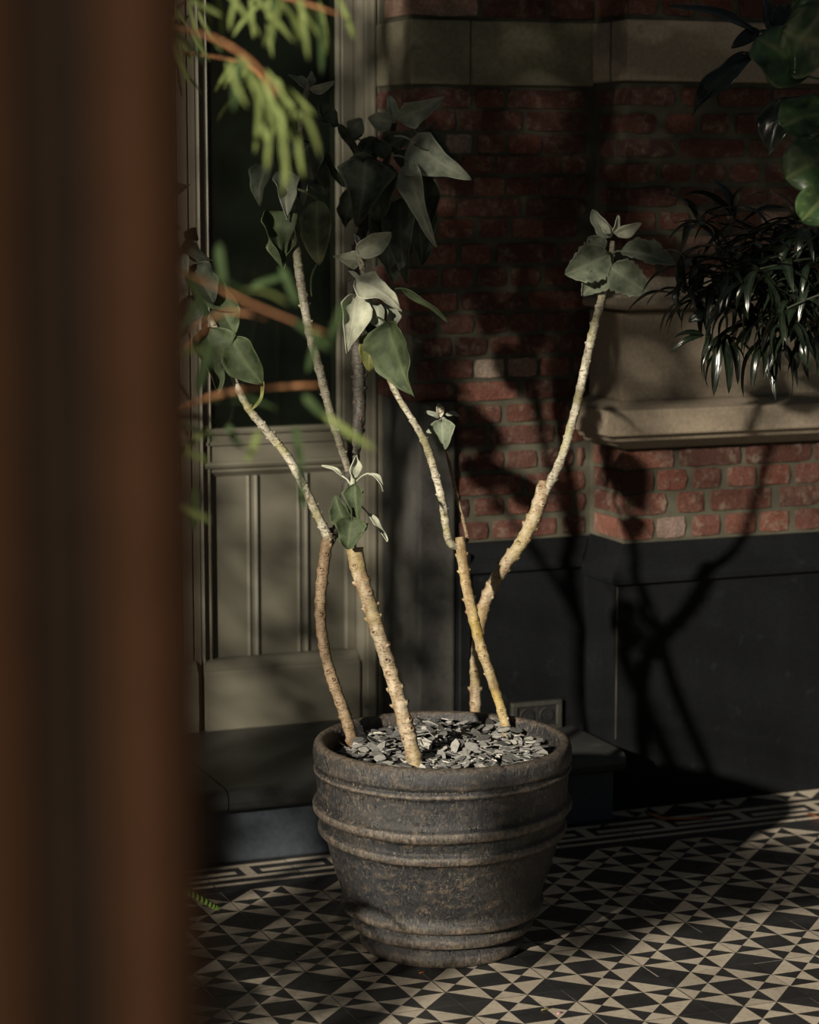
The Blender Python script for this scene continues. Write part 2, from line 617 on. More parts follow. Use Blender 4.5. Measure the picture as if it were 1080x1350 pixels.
sweep_stub('trim_2', LEDGE, LIME)
BAND = [(.25, 1.999), (.024, 1.999), (.020, 2.003), (.020, 2.155), (.024, 2.159), (.25, 2.159)]
tb = sweep_stub('trim_3', BAND, LIME)
boxes('stone_joint', [(X0 + .019, X0 + .023, Y0 + .115, Y0 + .121, 2.0, 2.158)], PAINT_GAP, tb, bev=0)
YB = 6.0      # brick face in the recess
tb2 = empty('trim_4', (2.6, 6.0, 2.0), kind='structure')
boxes('band_stone', [(2.397, 2.5675, YB - .004, 6.29, 1.990, 2.160), (2.5705, X0 + .03, YB - .004, 6.29, 1.990, 2.160)], LIME_GREY, tb2, bev=.003)

wb = boxes('wall_back', [(2.404, X0 + .2, YB + .007, 6.36, 1.138, 3.0)], MORTAR, None, bev=0)
tag(wb, kind='structure')
tag(boxes('wall_lower', [(2.53, X0 + .2, YB + .007, 6.36, .20, 1.137)], MORTAR, None, bev=0), kind='structure')
wr = boxes('wall_right', [(X0 + .037, 5.4, Y0 + .037, 6.36, .70, 3.0)], MORTAR, None, bev=0)
tag(wr, kind='structure')
wl = boxes('wall_left', [(-3.5, 1.16, 6.0, 6.36, 0, 3.0)], BRICK_DK, None, bev=0)
tag(wl, kind='structure')


def brick(x0, x1, y0, y1, z0, z1, parent, mat=None):
    w_, h_ = x1 - x0, z1 - z0
    if w_ < .012: return
    bm = bmesh.new()
    x0 -= .0010; x1 += .0010; z0 -= .0006; z1 += .0006
    box(bm, x0, x1, y0, y1, z0, z1)
    hor = [e for e in bm.edges if abs(e.verts[0].co.x - e.verts[1].co.x) > .01]
    bmesh.ops.subdivide_edges(bm, edges=hor, cuts=3 if w_ > .12 else 2)
    ver = [e for e in bm.edges if abs(e.verts[0].co.z - e.verts[1].co.z) > .01]
    bmesh.ops.subdivide_edges(bm, edges=ver, cuts=1)
    for v in bm.verts:
        c = v.co.copy()
        if c.y < y0 + .001 or c.x < x0 + .001:
            ex = min(c.x - x0, x1 - c.x) < .001
            ez = min(c.z - z0, z1 - c.z) < .001
            if ex and ez: v.co += Vector((((x0 + x1) / 2 - c.x) / w_ * .006, .003, ((z0 + z1) / 2 - c.z) / h_ * .004))
            elif ex or ez: v.co.y += .0015
            v.co.x += noise.noise(c * 33) * .0035
            v.co.z += noise.noise(c * 41 + Vector((5, 0, 0))) * .0035
            v.co.y += noise.noise(c * 37 + Vector((0, 9, 0))) * .004
    if mat is None:
        r = R.random()
        mat = BRICK if r < .66 else (BRICK_DK if r < .97 else BRICK_PALE)
    link('brick', mesh('brick', bm, mat), parent)


JT = .0055


def fill(x_from, x_to, stretch_first, y0, y1, z0, z1, parent):
    """bricks continuing a row from x_from to x_to (either direction)"""
    s = 1 if x_to > x_from else -1
    x = x_from
    k = 0
    while (x_to - x) * s > .02:
        L = .19 if stretch_first else .088
        e = x + s * L
        if (e - x_to) * s > 0: e = x_to
        a, b = min(x, e), max(x, e)
        if b - a > .02: brick(a, b, y0, y1, z0, z1, parent)
        x = e + s * .013
        k += 1


def zrow(px, ya, yb, y): return ony(px, yb, y).z, ony(px, ya, y).z


# recess rows transcribed: (y_top, y_bot, stretcher row?, [(x0, x1, mat)])
Zs8 = 3.215
rows8 = [
    (70, 150, 1, [(250, 390), (415, 535), (565, 820, 'P2'), (840, 960)]),
    (170, 245, 0, [(190, 310), (335, 460), (485, 605), (630, 745), (775, 870), (895, 950)]),
    (275, 345, 1, [(200, 395), (415, 680), (700, 945)]),
    (365, 440, 0, [(200, 300), (330, 465), (485, 605), (620, 740, 'M'), (760, 880), (895, 950, 'M')]),
    (460, 535, 1, [(250, 370), (390, 520), (540, 815, 'M'), (830, 950, 'M')]),
    (555, 630, 0, [(230, 310), (335, 460), (475, 595), (615, 735, 'P'), (750, 870), (895, 940)]),
    (650, 725, 1, [(75, 380, 'C'), (395, 655), (685, 945)]),
    (748, 820, 0, [(400, 435), (455, 580), (608, 735), (755, 870), (893, 945)]),
    (840, 915, 1, [(395, 515, 'D'), (540, 805, 'D'), (830, 935)]),
    (945, 1020, 0, [(400, 450, 'M'), (462, 590), (610, 735, 'M'), (755, 885), (908, 935)]),
    (1045, 1125, 1, [(400, 665), (695, 935)]),
    (1140, 1210, 0, [(405, 445), (470, 590, 'M'), (615, 700), (720, 880), (905, 935)]),
    (1238, 1310, 1, [(400, 525), (550, 815), (845, 935)]),
]
rows7 = [
    (400, 480, 1, [(345, 475), (500, 625), (645, 990, 'D')]),
    (495, 580, 1, [(270, 405), (430, 705), (730, 990)]),
    (600, 680, 0, [(370, 480), (510, 625), (645, 790), (800, 985, 'D')]),
    (695, 770, 1, [(440, 580), (595, 870), (885, 990)]),
    (790, 870, 0, [(330, 485), (490, 625), (640, 770), (785, 910), (930, 995)]),
    (885, 960, 1, [(320, 410), (425, 695), (725, 985)]),
    (975, 1055, 0, [(340, 485), (515, 640), (665, 800), (805, 950)]),
]
MM = {'P': BRICK_PALE, 'D': BRICK_DK, 'M': BRICK_DK, 'P2': BRICK, 'C': BRICK}


def do_rows(rows, ox, oy, k):
    for (ya, yb, st, lst) in rows:
        z0, z1 = zrow(690, oy + ya / k, oy + yb / k, YB)
        low = z0 < 1.135
        xs = []
        for it in lst:
            a, b = it[0], it[1]
            mt = MM[it[2]] if len(it) > 2 else None
            ym = oy + (ya + yb) / 2 / k
            xa, xb = ony(ox + a / k, ym, YB).x, ony(ox + b / k, ym, YB).x
            if low and xa < 2.535: xa = 2.535
            if len(it) > 2 and it[2] == 'C':
                xa = 2.400
            xb = min(xb, X0 + .032)
            brick(xa, xb, YB, YB + (.27 if xa < 2.42 else .06), z0, z1, wb, mt)
            xs.append(xa)
        lo = 2.53 if low else 2.400
        if min(xs) - lo > .03:
            x_ = min(xs) - .013
            # the corner brick runs back along the reveal
            s = .19 if st else .088
            while x_ - lo > .02:
                a = max(lo, x_ - s)
                if a - lo < .035: a = lo
                brick(a, x_, YB, YB + (.27 if a <= 2.41 else .06), z0, z1, wb)
                x_ = a - .013


do_rows(rows8, 480, 300, Zs8)
do_rows(rows7, 480, 0, 3.375)
# rows above the recess band
for k_ in range(5):
    z = 2.172 + k_ * .064
    fill(2.400 + (0 if k_ % 2 else -.0), X0 + .03, k_ % 2 == 0, YB, YB + .2, z, z + .052, wb)

# pier rows: (y_top, y_bot, side ranges, front ranges, stretchers on the front?)
YP, XP = Y0 + .030, X0 + .030
rowsA = [   # 3x zoom, origin (720,480)
    (345, 418, [(190, 240), (252, 318)], [(318, 505), (530, 770, 'D'), (795, 1050)], 1),
    (430, 508, [(190, 318)], [(318, 425), (443, 555), (585, 690), (722, 830, 'P2'), (850, 965), (990, 1080)], 0),
    (520, 600, [(190, 245), (255, 318)], [(318, 475), (522, 625), (655, 890), (928, 1080)], 1),
    (618, 698, [(190, 318)], [(318, 425), (445, 552, 'P'), (583, 688), (712, 828), (850, 960), (988, 1080)], 0)]
rowsB = [   # 3.176x zoom, origin (740,0)
    (-40, 58, [(150, 278)], [(278, 400), (430, 560, 'D'), (590, 720), (750, 880)], 0),
    (365, 438, [(158, 212), (228, 288)], [(288, 475), (510, 600), (665, 870)], 1),
    (475, 553, [(165, 288)], [(288, 400, 'D'), (443, 560, 'P2'), (593, 705), (735, 845)], 0),
    (582, 656, [(162, 212), (230, 288)], [(288, 478), (500, 768), (795, 985)], 1),
    (688, 760, [(160, 288)], [(288, 395), (425, 545), (568, 690), (712, 830), (860, 965)], 0),
    (790, 860, [(163, 212), (225, 288)], [(288, 483), (500, 625), (645, 860)], 1),
    (890, 965, [(163, 288)], [(288, 395), (420, 540), (565, 690), (712, 830)], 0),
    (992, 1065, [(163, 212), (225, 288)], [(288, 483), (510, 745), (770, 900)], 1),
    (1092, 1165, [(163, 288)], [(288, 395), (420, 540), (565, 690), (712, 830)], 0),
]


def pier_rows(rows, ox, oy, k, z_fn=None):
    for (ya, yb, side, front, st) in rows:
        z0, z1 = zrow(ox + 300 / k, oy + ya / k, oy + yb / k, YP)
        ym = oy + (ya + yb) / 2 / k
        last = None
        for idx, it in enumerate(front):
            a, b = it[0], it[1]
            mt = MM[it[2]] if len(it) > 2 else None
            xa = XP if idx == 0 else ony(ox + a / k, ym, YP).x
            xb = ony(ox + b / k, ym, YP).x
            dep = .06
            if idx == 0:
                d = ray(ox + side[-1][0] / k, ym)
                yy = (O + d * (XP / d.x)).y
                dep = max(.05, yy - YP)
                dep = min(dep, YB - YP - .004)
            brick(xa, xb, YP, YP + dep, z0, z1, wr, mt)
            last = xb
        if len(side) > 1:
            d1, d0 = ray(ox + side[0][1] / k, ym), ray(ox + side[0][0] / k, ym)
            y1_, y0_ = (O + d1 * (XP / d1.x)).y, (O + d0 * (XP / d0.x)).y
            brick(XP, XP + .06, y1_, min(y0_, YB - .006), z0, z1, wr)
        fill(last + .013, 4.4, bool(st), YP, YP + .06, z0, z1, wr)


pier_rows(rowsA, 720, 480, 3.0)
pier_rows(rowsB, 740, 0, 3.1765)
for k_ in range(3):
    z = 2.245 + k_ * .064
    brick(XP, XP + (.09 if k_ % 2 else .19), YP, YP + .19, z, z + .052, wr)
    fill(XP + (.103 if k_ % 2 else .203), 4.4, k_ % 2 == 1, YP, YP + .06, z, z + .052, wr)

# ------------------------------------------------------------------ setting: double door
door = empty('door_1', (2.1, YD, .2), kind='structure')
LY = 6.315      # face of the leaf
ZT = 3.0


def strip(name, prof, z0, z1, mat=PAINT, label=None):
    """profile of (x, y) points, back closed, swept up z"""
    n = len(prof)
    vs = [(x, y, z0) for x, y in prof] + [(x, y, z1) for x, y in prof]
    fs = [[i, (i + 1) % n, n + (i + 1) % n, n + i] for i in range(n)] + [list(range(n))[::-1], [n + i for i in range(n)]]
    me = pmesh(name, vs, fs, mat)
    bm = bmesh.new(); bm.from_mesh(me); bmesh.ops.recalc_face_normals(bm, faces=bm.faces); bm.to_mesh(me); bm.free()
    return link(name, me, door, label)


# right door frame with stepped mouldings
FR = [(2.420, 6.40), (2.420, 6.262), (2.413, 6.258), (2.404, 6.258), (2.401, 6.266), (2.396, 6.266), (2.394, 6.258), (2.389, 6.258), (2.386, 6.268), (2.372, 6.270), (2.369, 6.276), (2.364, 6.276), (2.361, 6.292), (2.352, 6.295), (2.349, 6.40)]
strip('door_frame', FR, .2, ZT)
# stile beside it and the stiles and bars of both leaves
strip('stile', [(2.349, 6.37), (2.349, LY), (2.318, LY), (2.314, LY + .004), (2.310, LY), (2.305, LY + .001), (2.299, LY + .012), (2.299, 6.37)], 1.05, ZT)
strip('stile', [(2.349, 6.37), (2.349, LY), (2.326, LY), (2.320, LY + .006), (2.320, 6.37)], .2, 1.05)
strip('stile', [(1.888, 6.37), (1.888, LY - .012), (1.893, LY - .016), (1.898, LY - .012), (1.900, LY), (1.914, LY), (1.918, LY + .003), (1.922, LY), (1.928, LY + .012), (1.928, 6.37)], 1.05, ZT)
strip('stile', [(1.888, 6.37), (1.888, LY - .012), (1.893, LY - .016), (1.898, LY - .012), (1.900, LY), (1.910, LY), (1.913, LY - .006), (1.917, LY - .006), (1.920, LY), (1.922, LY + .004), (1.926, LY + .008), (1.928, 6.37)], .2, 1.05)
strip('stile', [(1.885, 6.37), (1.885, LY - .002), (1.868, LY - .002), (1.864, LY + .008), (1.860, LY - .004), (1.835, LY - .004), (1.832, LY + .004), (1.828, LY - .004), (1.80, LY - .004), (1.797, LY + .002), (1.793, LY - .004), (1.705, LY - .004), (1.700, LY + .01), (1.70, 6.37)], .2, ZT)
strip('meeting_gap', [(1.890, 6.36), (1.890, LY + .006), (1.862, LY + .006), (1.862, 6.36)], .2, .45, PAINT_GAP)
# bottom rails (tall plinth blocks of the leaves)
KICK = [(LY + .02, .201), (YD, .201), (YD, .362), (YD + .003, .370), (YD + .009, .372), (YD + .010, .380), (YD + .018, .392), (YD + .026, .398), (LY + .02, .400)]
prism_x('bottom_rail', KICK, 1.888, 2.350, PAINT, door)
prism_x('bottom_rail', KICK, 1.36, 1.866, PAINT, door)
# middle rail with mouldings under the glass
RAIL = [(6.37, .915), (LY + .010, .915), (LY + .004, .922), (LY - .002, .928), (LY - .002, .936), (LY - .010, .940), (LY - .014, .948), (LY - .008, .956), (LY, .958), (LY, 1.000),
        (LY - .006, 1.004), (LY - .006, 1.012), (LY, 1.016), (LY, 1.030), (LY - .008, 1.034), (LY - .010, 1.042), (LY - .004, 1.048), (LY + .014, 1.050), (6.37, 1.050)]
prism_x('middle_rail', RAIL, 1.900, 2.349, PAINT, door)
prism_x('middle_rail', RAIL, 1.36, 1.70, PAINT, door)
# lower panels with pairs of ribs
boxes('panel', [(1.926, 2.322, LY + .012, 6.36, .39, .92)], PAINT, door, bev=0)
boxes('panel', [(1.38, 1.71, LY + .012, 6.36, .39, .92)], PAINT, door, bev=0)


def rib(x):
    p = [(x - .018, LY + .013), (x - .016, LY + .007), (x - .012, LY + .004), (x - .008, LY + .007), (x - .004, LY + .009), (x + .004, LY + .009), (x + .007, LY + .006), (x + .011, LY + .003), (x + .015, LY + .005), (x + .018, LY + .013)]
    strip('rib', p, .40, .914)


rib(2.046); rib(2.195); rib(1.50); rib(1.62)
for (a, b) in ((1.928, 2.299), (1.36, 1.70)):
    bm = bmesh.new(); box(bm, a, b, LY + .012, LY + .017, 1.05, ZT)
    link('pane', mesh('pane', bm, GLASS), door)
strip('door_frame', [(1.36, 6.40), (1.36, 6.30), (1.34, 6.27), (1.16, 6.27), (1.16, 6.40)], .2, ZT)
# the dark room behind the glass
bm = bmesh.new()
box(bm, 1.1, 2.6, 6.38, 8.6, .0, 3.0)
for f in [f for f in bm.faces if f.normal.y < -.5]: bm.faces.remove(f)
tag(link('wall_interior', mesh('wall_interior', bm, DARK_ROOM)), kind='structure')

# ------------------------------------------------------------------ socket on the plinth
sx0, sx1, sz0, sz1 = 2.682, 2.836, .201, .283
so = empty('wall_socket', ((sx0 + sx1) / 2, YR, sz0), 'grey double wall socket low on the dark plinth behind the pot', 'socket')
bm = bmesh.new()
for b in ((sx0, sx1, sz1 - .013, sz1), (sx0, sx1, sz0, sz0 + .012), (sx0, sx0 + .016, sz0 + .012, sz1 - .013), (sx1 - .016, sx1, sz0 + .012, sz1 - .013)):
    box(bm, b[0], b[1], YR - .016, YR, b[2], b[3], bev=.0015)
link('frame', mesh('frame', bm, PLASTIC), so)
for cx in (sx0 + .047, sx1 - .047):
    bm = bmesh.new()
    box(bm, cx - .0295, cx + .0295, YR - .009, YR, sz0 + .012, sz1 - .013, bev=.001)
    ins = link('socket_insert', mesh('socket_insert', bm, PLASTIC_DK), so)
    bm = bmesh.new()
    r_ = bmesh.ops.create_cone(bm, cap_ends=False, segments=24, radius1=.0215, radius2=.020, depth=.006)
    bmesh.ops.rotate(bm, verts=bm.verts, matrix=Matrix.Rotation(math.pi / 2, 3, 'X'))
    bmesh.ops.translate(bm, verts=bm.verts, vec=(cx, YR - .011, (sz0 + sz1) / 2))
    for dx in (-.0095, .0095):
        q = bmesh.ops.create_cone(bm, cap_ends=True, segments=10, radius1=.0026, radius2=.0026, depth=.002)
        bmesh.ops.rotate(bm, verts=q['verts'], matrix=Matrix.Rotation(math.pi / 2, 3, 'X'))
        bmesh.ops.translate(bm, verts=q['verts'], vec=(cx + dx, YR - .0095, (sz0 + sz1) / 2))
    rg = link('socket_well', mesh('socket_well', bm, PLASTIC), ins)

# ------------------------------------------------------------------ pot
PC = Vector((2.030, 4.873, 0)) + RT * -.006
prof = [(0.0, .0), (.150, .0), (.172, .0), (.182, .003), (.187, .010), (.189, .019), (.187, .028), (.182, .035), (.179, .040), (.1805, .046), (.190, .049), (.202, .052),
        (.209, .056), (.2118, .064), (.2118, .072), (.209, .079), (.2055, .083), (.2050, .087), (.209, .090), (.220, .092), (.229, .096), (.2335, .103), (.2340, .112), (.2315, .119),
        (.2285, .124), (.2300, .135), (.236, .153), (.242, .170), (.247, .187), (.252, .204), (.257, .221), (.261, .237), (.264, .249), (.267, .258), (.270, .266), (.2735, .2685),
        (.2805, .270), (.2835, .275), (.2842, .281), (.283, .287), (.2795, .291), (.2765, .2935), (.2775, .300), (.2795, .312), (.2815, .318), (.2845, .320), (.2915, .322), (.2955, .328),
        (.2965, .335), (.295, .342), (.290, .346), (.2865, .349), (.2855, .362), (.2855, .378), (.2868, .394), (.288, .408), (.289, .415), (.2920, .4175), (.2930, .421), (.2915, .426),
        (.2882, .429), (.2882, .434), (.2920, .4365), (.2940, .442), (.2945, .453), (.2938, .464), (.2915, .473), (.2875, .4795), (.282, .4825), (.276, .4825),
        (.2705, .480), (.267, .474), (.2645, .462), (.261, .43), (.256, .40), (.0, .40)]
NS = 192
vs, fs = [], []
for i, (r, z) in enumerate(prof):
    for k in range(NS):
        a = 2 * math.pi * k / NS
        rr, zz = r, z
        if 3 <= i < len(prof) - 3:
            n_ = noise.noise(Vector((math.cos(a) * 1.6, math.sin(a) * 1.6, z * 6)))
            n2_ = noise.noise(Vector((math.cos(a) * 6, math.sin(a) * 6, z * 34 + 4)))
            rr += n_ * .0028 + n2_ * .0009
            mid = math.sin(min(1, max(0, z / .48)) * math.pi)
            zz += mid * (.0035 * math.sin(a + 1.0) + .003 * math.sin(2 * a + z * 9) + .003 * noise.noise(Vector((math.cos(a) * 2, math.sin(a) * 2, z * 12 + 9))))
        vs.append((rr * math.cos(a), rr * math.sin(a), zz))
for i in range(len(prof) - 1):
    for k in range(NS):
        a, b = i * NS + k, i * NS + (k + 1) % NS
        fs.append([a, b, b + NS, a + NS])
pot_me = pmesh('pot', vs, fs, POT, True)
bm = bmesh.new(); bm.from_mesh(pot_me); bmesh.ops.remove_doubles(bm, verts=bm.verts, dist=.00005); bmesh.ops.recalc_face_normals(bm, faces=bm.faces); bm.to_mesh(pot_me); bm.free()
pot = link('plant_pot', pot_me)
pot.location = PC
tag(pot, 'large round dark weathered pot with ribbed bands standing on the patterned tiles', 'pot')

# slate mulch
SL = empty('slate_mulch', PC + Vector((0, 0, .44)), 'grey slate chips covering the soil inside the dark ribbed pot', 'mulch')
bm = bmesh.new()
bmesh.ops.create_circle(bm, cap_ends=True, segments=64, radius=.2535)
bmesh.ops.translate(bm, verts=bm.verts, vec=PC + Vector((0, 0, .433)))
link('soil', mesh('soil', bm, SOIL), SL)
rs = random.Random(11)


def chip_geo(rnd, L):
    n = rnd.randint(5, 8)
    wd = L * rnd.uniform(.45, .8)
    th = rnd.uniform(.0012, .0028)
    pts = []
    for i in range(n):
        a = 2 * math.pi * (i + rnd.uniform(-.25, .25)) / n
        k = rnd.uniform(.75, 1.1)
        pts.append((L / 2 * k * math.cos(a), wd / 2 * k * math.sin(a)))
    v = [(x, y, th / 2 + rnd.uniform(-.0004, .0004)) for x, y in pts] + [(x * .93, y * .93, -th / 2) for x, y in pts]
    f = [list(range(n)), [n + i for i in range(n)][::-1]] + [[i, n + i, n + (i + 1) % n, (i + 1) % n] for i in range(n)]
    return v, f


chips = [pmesh('slate_chip', *chip_geo(rs, rs.uniform(.026, .052)), SLATE) for _ in range(26)]


def chip_xf(layer):
    r = .238 * math.sqrt(rs.random()); a = rs.uniform(0, 2 * math.pi)
    x, y = r * math.cos(a), r * math.sin(a)
    mound = .010 * (1 - (r / .25) ** 2) + .006 * noise.noise(Vector((x * 12, y * 12, 3)))
    z = .4405 + mound + .016 * max(-.3, (x * .45 + y * .9) / .24) + layer * .009 + rs.uniform(0, .005)
    tilt = rs.uniform(0, .75) ** 1.3
    rot = Matrix.Rotation(rs.uniform(0, 6.28), 4, 'Z') @ Matrix.Rotation(tilt, 4, 'X') @ Matrix.Rotation(rs.uniform(-.3, .3), 4, 'Y') @ Matrix.Rotation(rs.uniform(0, 6.28), 4, 'Z')
    return Matrix.Translation((x, y, z)) @ rot


V, Fc = [], []
for _ in range(800):
    v, f = chip_geo(rs, rs.uniform(.016, .034))
    m_ = Matrix.Translation(PC) @ chip_xf(0)
    b = len(V)
    V += [m_ @ Vector(q) for q in v]
    Fc += [[b + i for i in q] for q in f]
tag(link('slate_bed', pmesh('slate_bed', V, Fc, SLATE), SL), kind='stuff')
for _ in range(295):
    o = link('slate_chip', rs.choice(chips), SL)
    o.matrix_local = Matrix.Translation((0, 0, -.44)) @ chip_xf(1)


# ------------------------------------------------------------------ stems and leaves
def crom(P, step):
    """points every `step` along a Catmull-Rom curve; P: list of (Vector, radius)"""
    out = []
    n = len(P)
    for i in range(n - 1):
        p0, p1, p2, p3 = P[max(i - 1, 0)], P[i], P[i + 1], P[min(i + 2, n - 1)]
        L = (p2[0] - p1[0]).length
        k = max(1, int(L / step))
        for j in range(k):
            t = j / k
            q = .5 * ((2 * p1[0]) + (-p0[0] + p2[0]) * t + (2 * p0[0] - 5 * p1[0] + 4 * p2[0] - p3[0]) * t * t + (-p0[0] + 3 * p1[0] - 3 * p2[0] + p3[0]) * t ** 3)
            out.append((q, p1[1] + (p2[1] - p1[1]) * t))
    out.append(P[-1])
    return out


def tube_geo(pts, seg=12, rough=0.0, nodes=None, seed=0, cap=True):
    """returns verts, faces"""
    vs, fs = [], []
    n = len(pts)
    up = Vector((.3, .2, 1)).normalized()
    prev = None
    for i, (p, r) in enumerate(pts):
        t = (pts[min(i + 1, n - 1)][0] - pts[max(i - 1, 0)][0])
        if t.length < 1e-9: t = Vector((0, 0, 1))
        t.normalize()
        if prev is None:
            a = t.orthogonal().normalized()
        else:
            a = (prev - t * prev.dot(t)).normalized()
        prev = a
        b = t.cross(a)
        for k in range(seg):
            an = 2 * math.pi * k / seg
            d = a * math.cos(an) + b * math.sin(an)
            rr = r
            if rough:
                rr *= 1 + rough * (noise.noise(p * 60 + d * 1.2 + Vector((seed, 0, 0))) + .6 * noise.noise(p * 190 + d * 3))
            vs.append(p + d * rr)
    for i in range(n - 1):
        for k in range(seg):
            a0, b0 = i * seg + k, i * seg + (k + 1) % seg
            fs.append([a0, b0, b0 + seg, a0 + seg])
    if cap:
        fs.append(list(range(seg))[::-1]); fs.append([(n - 1) * seg + k for k in range(seg)])
    return vs, fs


def stem(name, P, parent, mat, rough=.10, seg=14, step=.004, scars=.028, seed=1, spurs=True, cut=False):
    """a woody stem with swollen joints, ring scars and small spurs"""
    rnd = random.Random(seed)
    pts = crom(P, step)
    n = len(pts)
    acc = 0; nxt = rnd.uniform(.4, 1) * scars
    nod = []
    for i in range(1, n):
        acc += (pts[i][0] - pts[i - 1][0]).length
        if acc > nxt and i < n - 3:
            nod.append(i); acc = 0; nxt = scars * rnd.uniform(.6, 1.5)
    q = []
    for i, (p, r) in enumerate(pts):
        k = 1.0
        for j in nod:
            d = (i - j)
            if abs(d) < 4: k = max(k, 1 + .13 * math.exp(-d * d / 2.2))
        q.append((p, r * k))
    vs, fs = tube_geo(q, seg, rough, seed=seed)
    ix = [0] * len(fs)
    if spurs:
        for j in nod:
            p, r = pts[j]
            t = (pts[min(j + 1, n - 1)][0] - pts[max(j - 1, 0)][0]).normalized()
            a = t.orthogonal().normalized()
            base = rnd.uniform(0, 6.28)
            for w_ in (0, math.pi * rnd.uniform(.85, 1.15)):
                d = Matrix.Rotation(base + w_, 3, t) @ a
                c = p + d * r * .92
                L = r * rnd.uniform(.35, .65)
                sd_ = t.cross(d)
                k0 = len(vs)
                m = 7
                ws = r * rnd.uniform(.38, .55)
                for (off, sc_, dn) in ((0, 1.2, 0), (L * .5, .8, .15), (L * .8, .5, .5), (L * .4, .25, .45)):
                    for u in range(m):
                        an = 2 * math.pi * u / m
                        vs.append(c + d * off + (t * math.sin(an) * .8 + sd_ * math.cos(an)) * ws * sc_ + t * dn * L)
                for h_ in range(3):
                    for u in range(m):
                        A, B = k0 + h_ * m + u, k0 + h_ * m + (u + 1) % m
                        fs.append([A, B, B + m, A + m]); ix.append(0 if h_ < 2 else 1)
                fs.append([k0 + 3 * m + u for u in range(m)]); ix.append(1)
    me = pmesh(name, vs, fs, [mat, SCAR], True, ix)
    return link(name, me, parent)


def wfun(shape, t):
    if shape == 'tri':        # arrow-shaped with rounded lower lobes
        q = max(0, 1 - max(0, (t - .2)) / .8)
        return (min(1, (t / .2)) ** .48) * (q ** .72 * .55 + q ** 1.3 * .45) if t > 0 else 0
    if shape == 'ovate':
        return max(0, math.sin(math.pi * min(1, t ** .72))) ** .75
    if shape == 'heart':
        return (min(1, t / .2) ** .5) * (max(0, 1 - t) ** .55) * 1.12 * (1 if t < .2 else 1)
    if shape == 'round':
        return max(0, 1 - (2 * t - 1) ** 2) ** .5
    if shape == 'strap':
        return max(0, math.sin(math.pi * t ** .85)) ** .6 * (1 - .3 * t)
    if shape == 'needle':
        return (min(1, t / .08) ** .5) * (min(1, (1 - t) / .22) ** .6)
    return 1


def leaf_geo(L, W, shape='ovate', fold=.25, bend=.15, wave=.0, curl=0.0, nu=8, nt=16, seed=0, lobe=0.0, twist=0.0, tooth=0.0, rim=0.0):
    vs, fs, vein = [], [], []
    ph = seed * 1.7
    for i in range(nt + 1):
        t = i / nt
        hw0 = wfun(shape, t) * W / 2
        for k in range(nu + 1):
            u = -1 + 2 * k / nu
            hw = hw0 * (1 + (.17 * noise.noise(Vector((t * 3.2 + ph, 3.0 if u > 0 else 7.0, ph))) * abs(u) if rim else 0))
            e = 1 + (tooth * math.sin(t * 46 + ph + u) if abs(u) > .99 else 0)
            x = u * hw * e
            y = t * L - lobe * abs(u) ** 1.5 * W * (1 - t) ** 3
            z = fold * abs(u) * hw + bend * L * (4 * t * (1 - t))
            z += wave * W * math.sin(t * 9 + ph + (1.4 if u > 0 else 0)) * abs(u) ** 2
            z += wave * .5 * W * noise.noise(Vector((u * 1.6 + ph, t * 3, 1)))
            z += rim * abs(u) ** 4 * hw * (1 + 2.2 * noise.noise(Vector((t * 4 + ph, 2.0 if u > 0 else 5.0, 1))))
            z -= curl * L * max(0, t - .6) ** 2 * 3
            if twist:
                a = twist * (t - .1)
                x, z = x * math.cos(a) - z * math.sin(a) * .6, z * math.cos(a) + x * math.sin(a)
            vs.append(Vector((x, y, z)))
            mv = max(0, 1 - abs(u) * 5)
            sv = abs(((t * 6 + abs(u) * 1.3) % 1) - .5) * 2
            vein.append(max(mv, .55 * max(0, (sv - .8) * 5), .9 if abs(u) > .99 and rim else 0))
    for i in range(nt):
        for k in range(nu):
            a = i * (nu + 1) + k
            fs.append([a, a + 1, a + nu + 2, a + nu + 1])
    return vs, fs, vein


def set_vein(me, vein):
    at_ = me.attributes.get('vein') or me.attributes.new('vein', 'FLOAT', 'POINT')
    v = list(vein) + [0.4] * (len(me.vertices) - len(vein))
    at_.data.foreach_set('value', v)


def frame(base, tip, roll=0.0, face=None):
    y = (tip - base).normalized()
    n = face if face is not None else -FW
    n = (n - y * n.dot(y)).normalized()
    n = Matrix.Rotation(roll, 3, y) @ n
    x = y.cross(n)
    return Matrix(((x.x, y.x, n.x, base.x), (x.y, y.y, n.y, base.y), (x.z, y.z, n.z, base.z), (0, 0, 0, 1)))


SEED = [0]


def shell(me, th):
    """gives an open blade its thickness: a second skin along the vertex normals, closed round the margin"""
    vs = [v.co.copy() for v in me.vertices]
    ns = [v.normal.copy() for v in me.vertices]
    fs = [list(p.vertices) for p in me.polygons]
    vein = [d.value for d in me.attributes['vein'].data]
    cnt = {}
    for f in fs:
        for a, b in zip(f, f[1:] + f[:1]):
            cnt[(a, b)] = cnt.get((a, b), 0) + 1
    n = len(vs)
    out = fs + [[i + n for i in reversed(f)] for f in fs]
    out += [[b, a, a + n, b + n] for (a, b) in cnt if (b, a) not in cnt]
    mats = list(me.materials)
    me.clear_geometry()
    me.from_pydata([tuple(v) for v in vs] + [tuple(v - nn * th) for v, nn in zip(vs, ns)], [], out)
    me.update()
    set_vein(me, vein + vein)
    for p in me.polygons: p.use_smooth = True


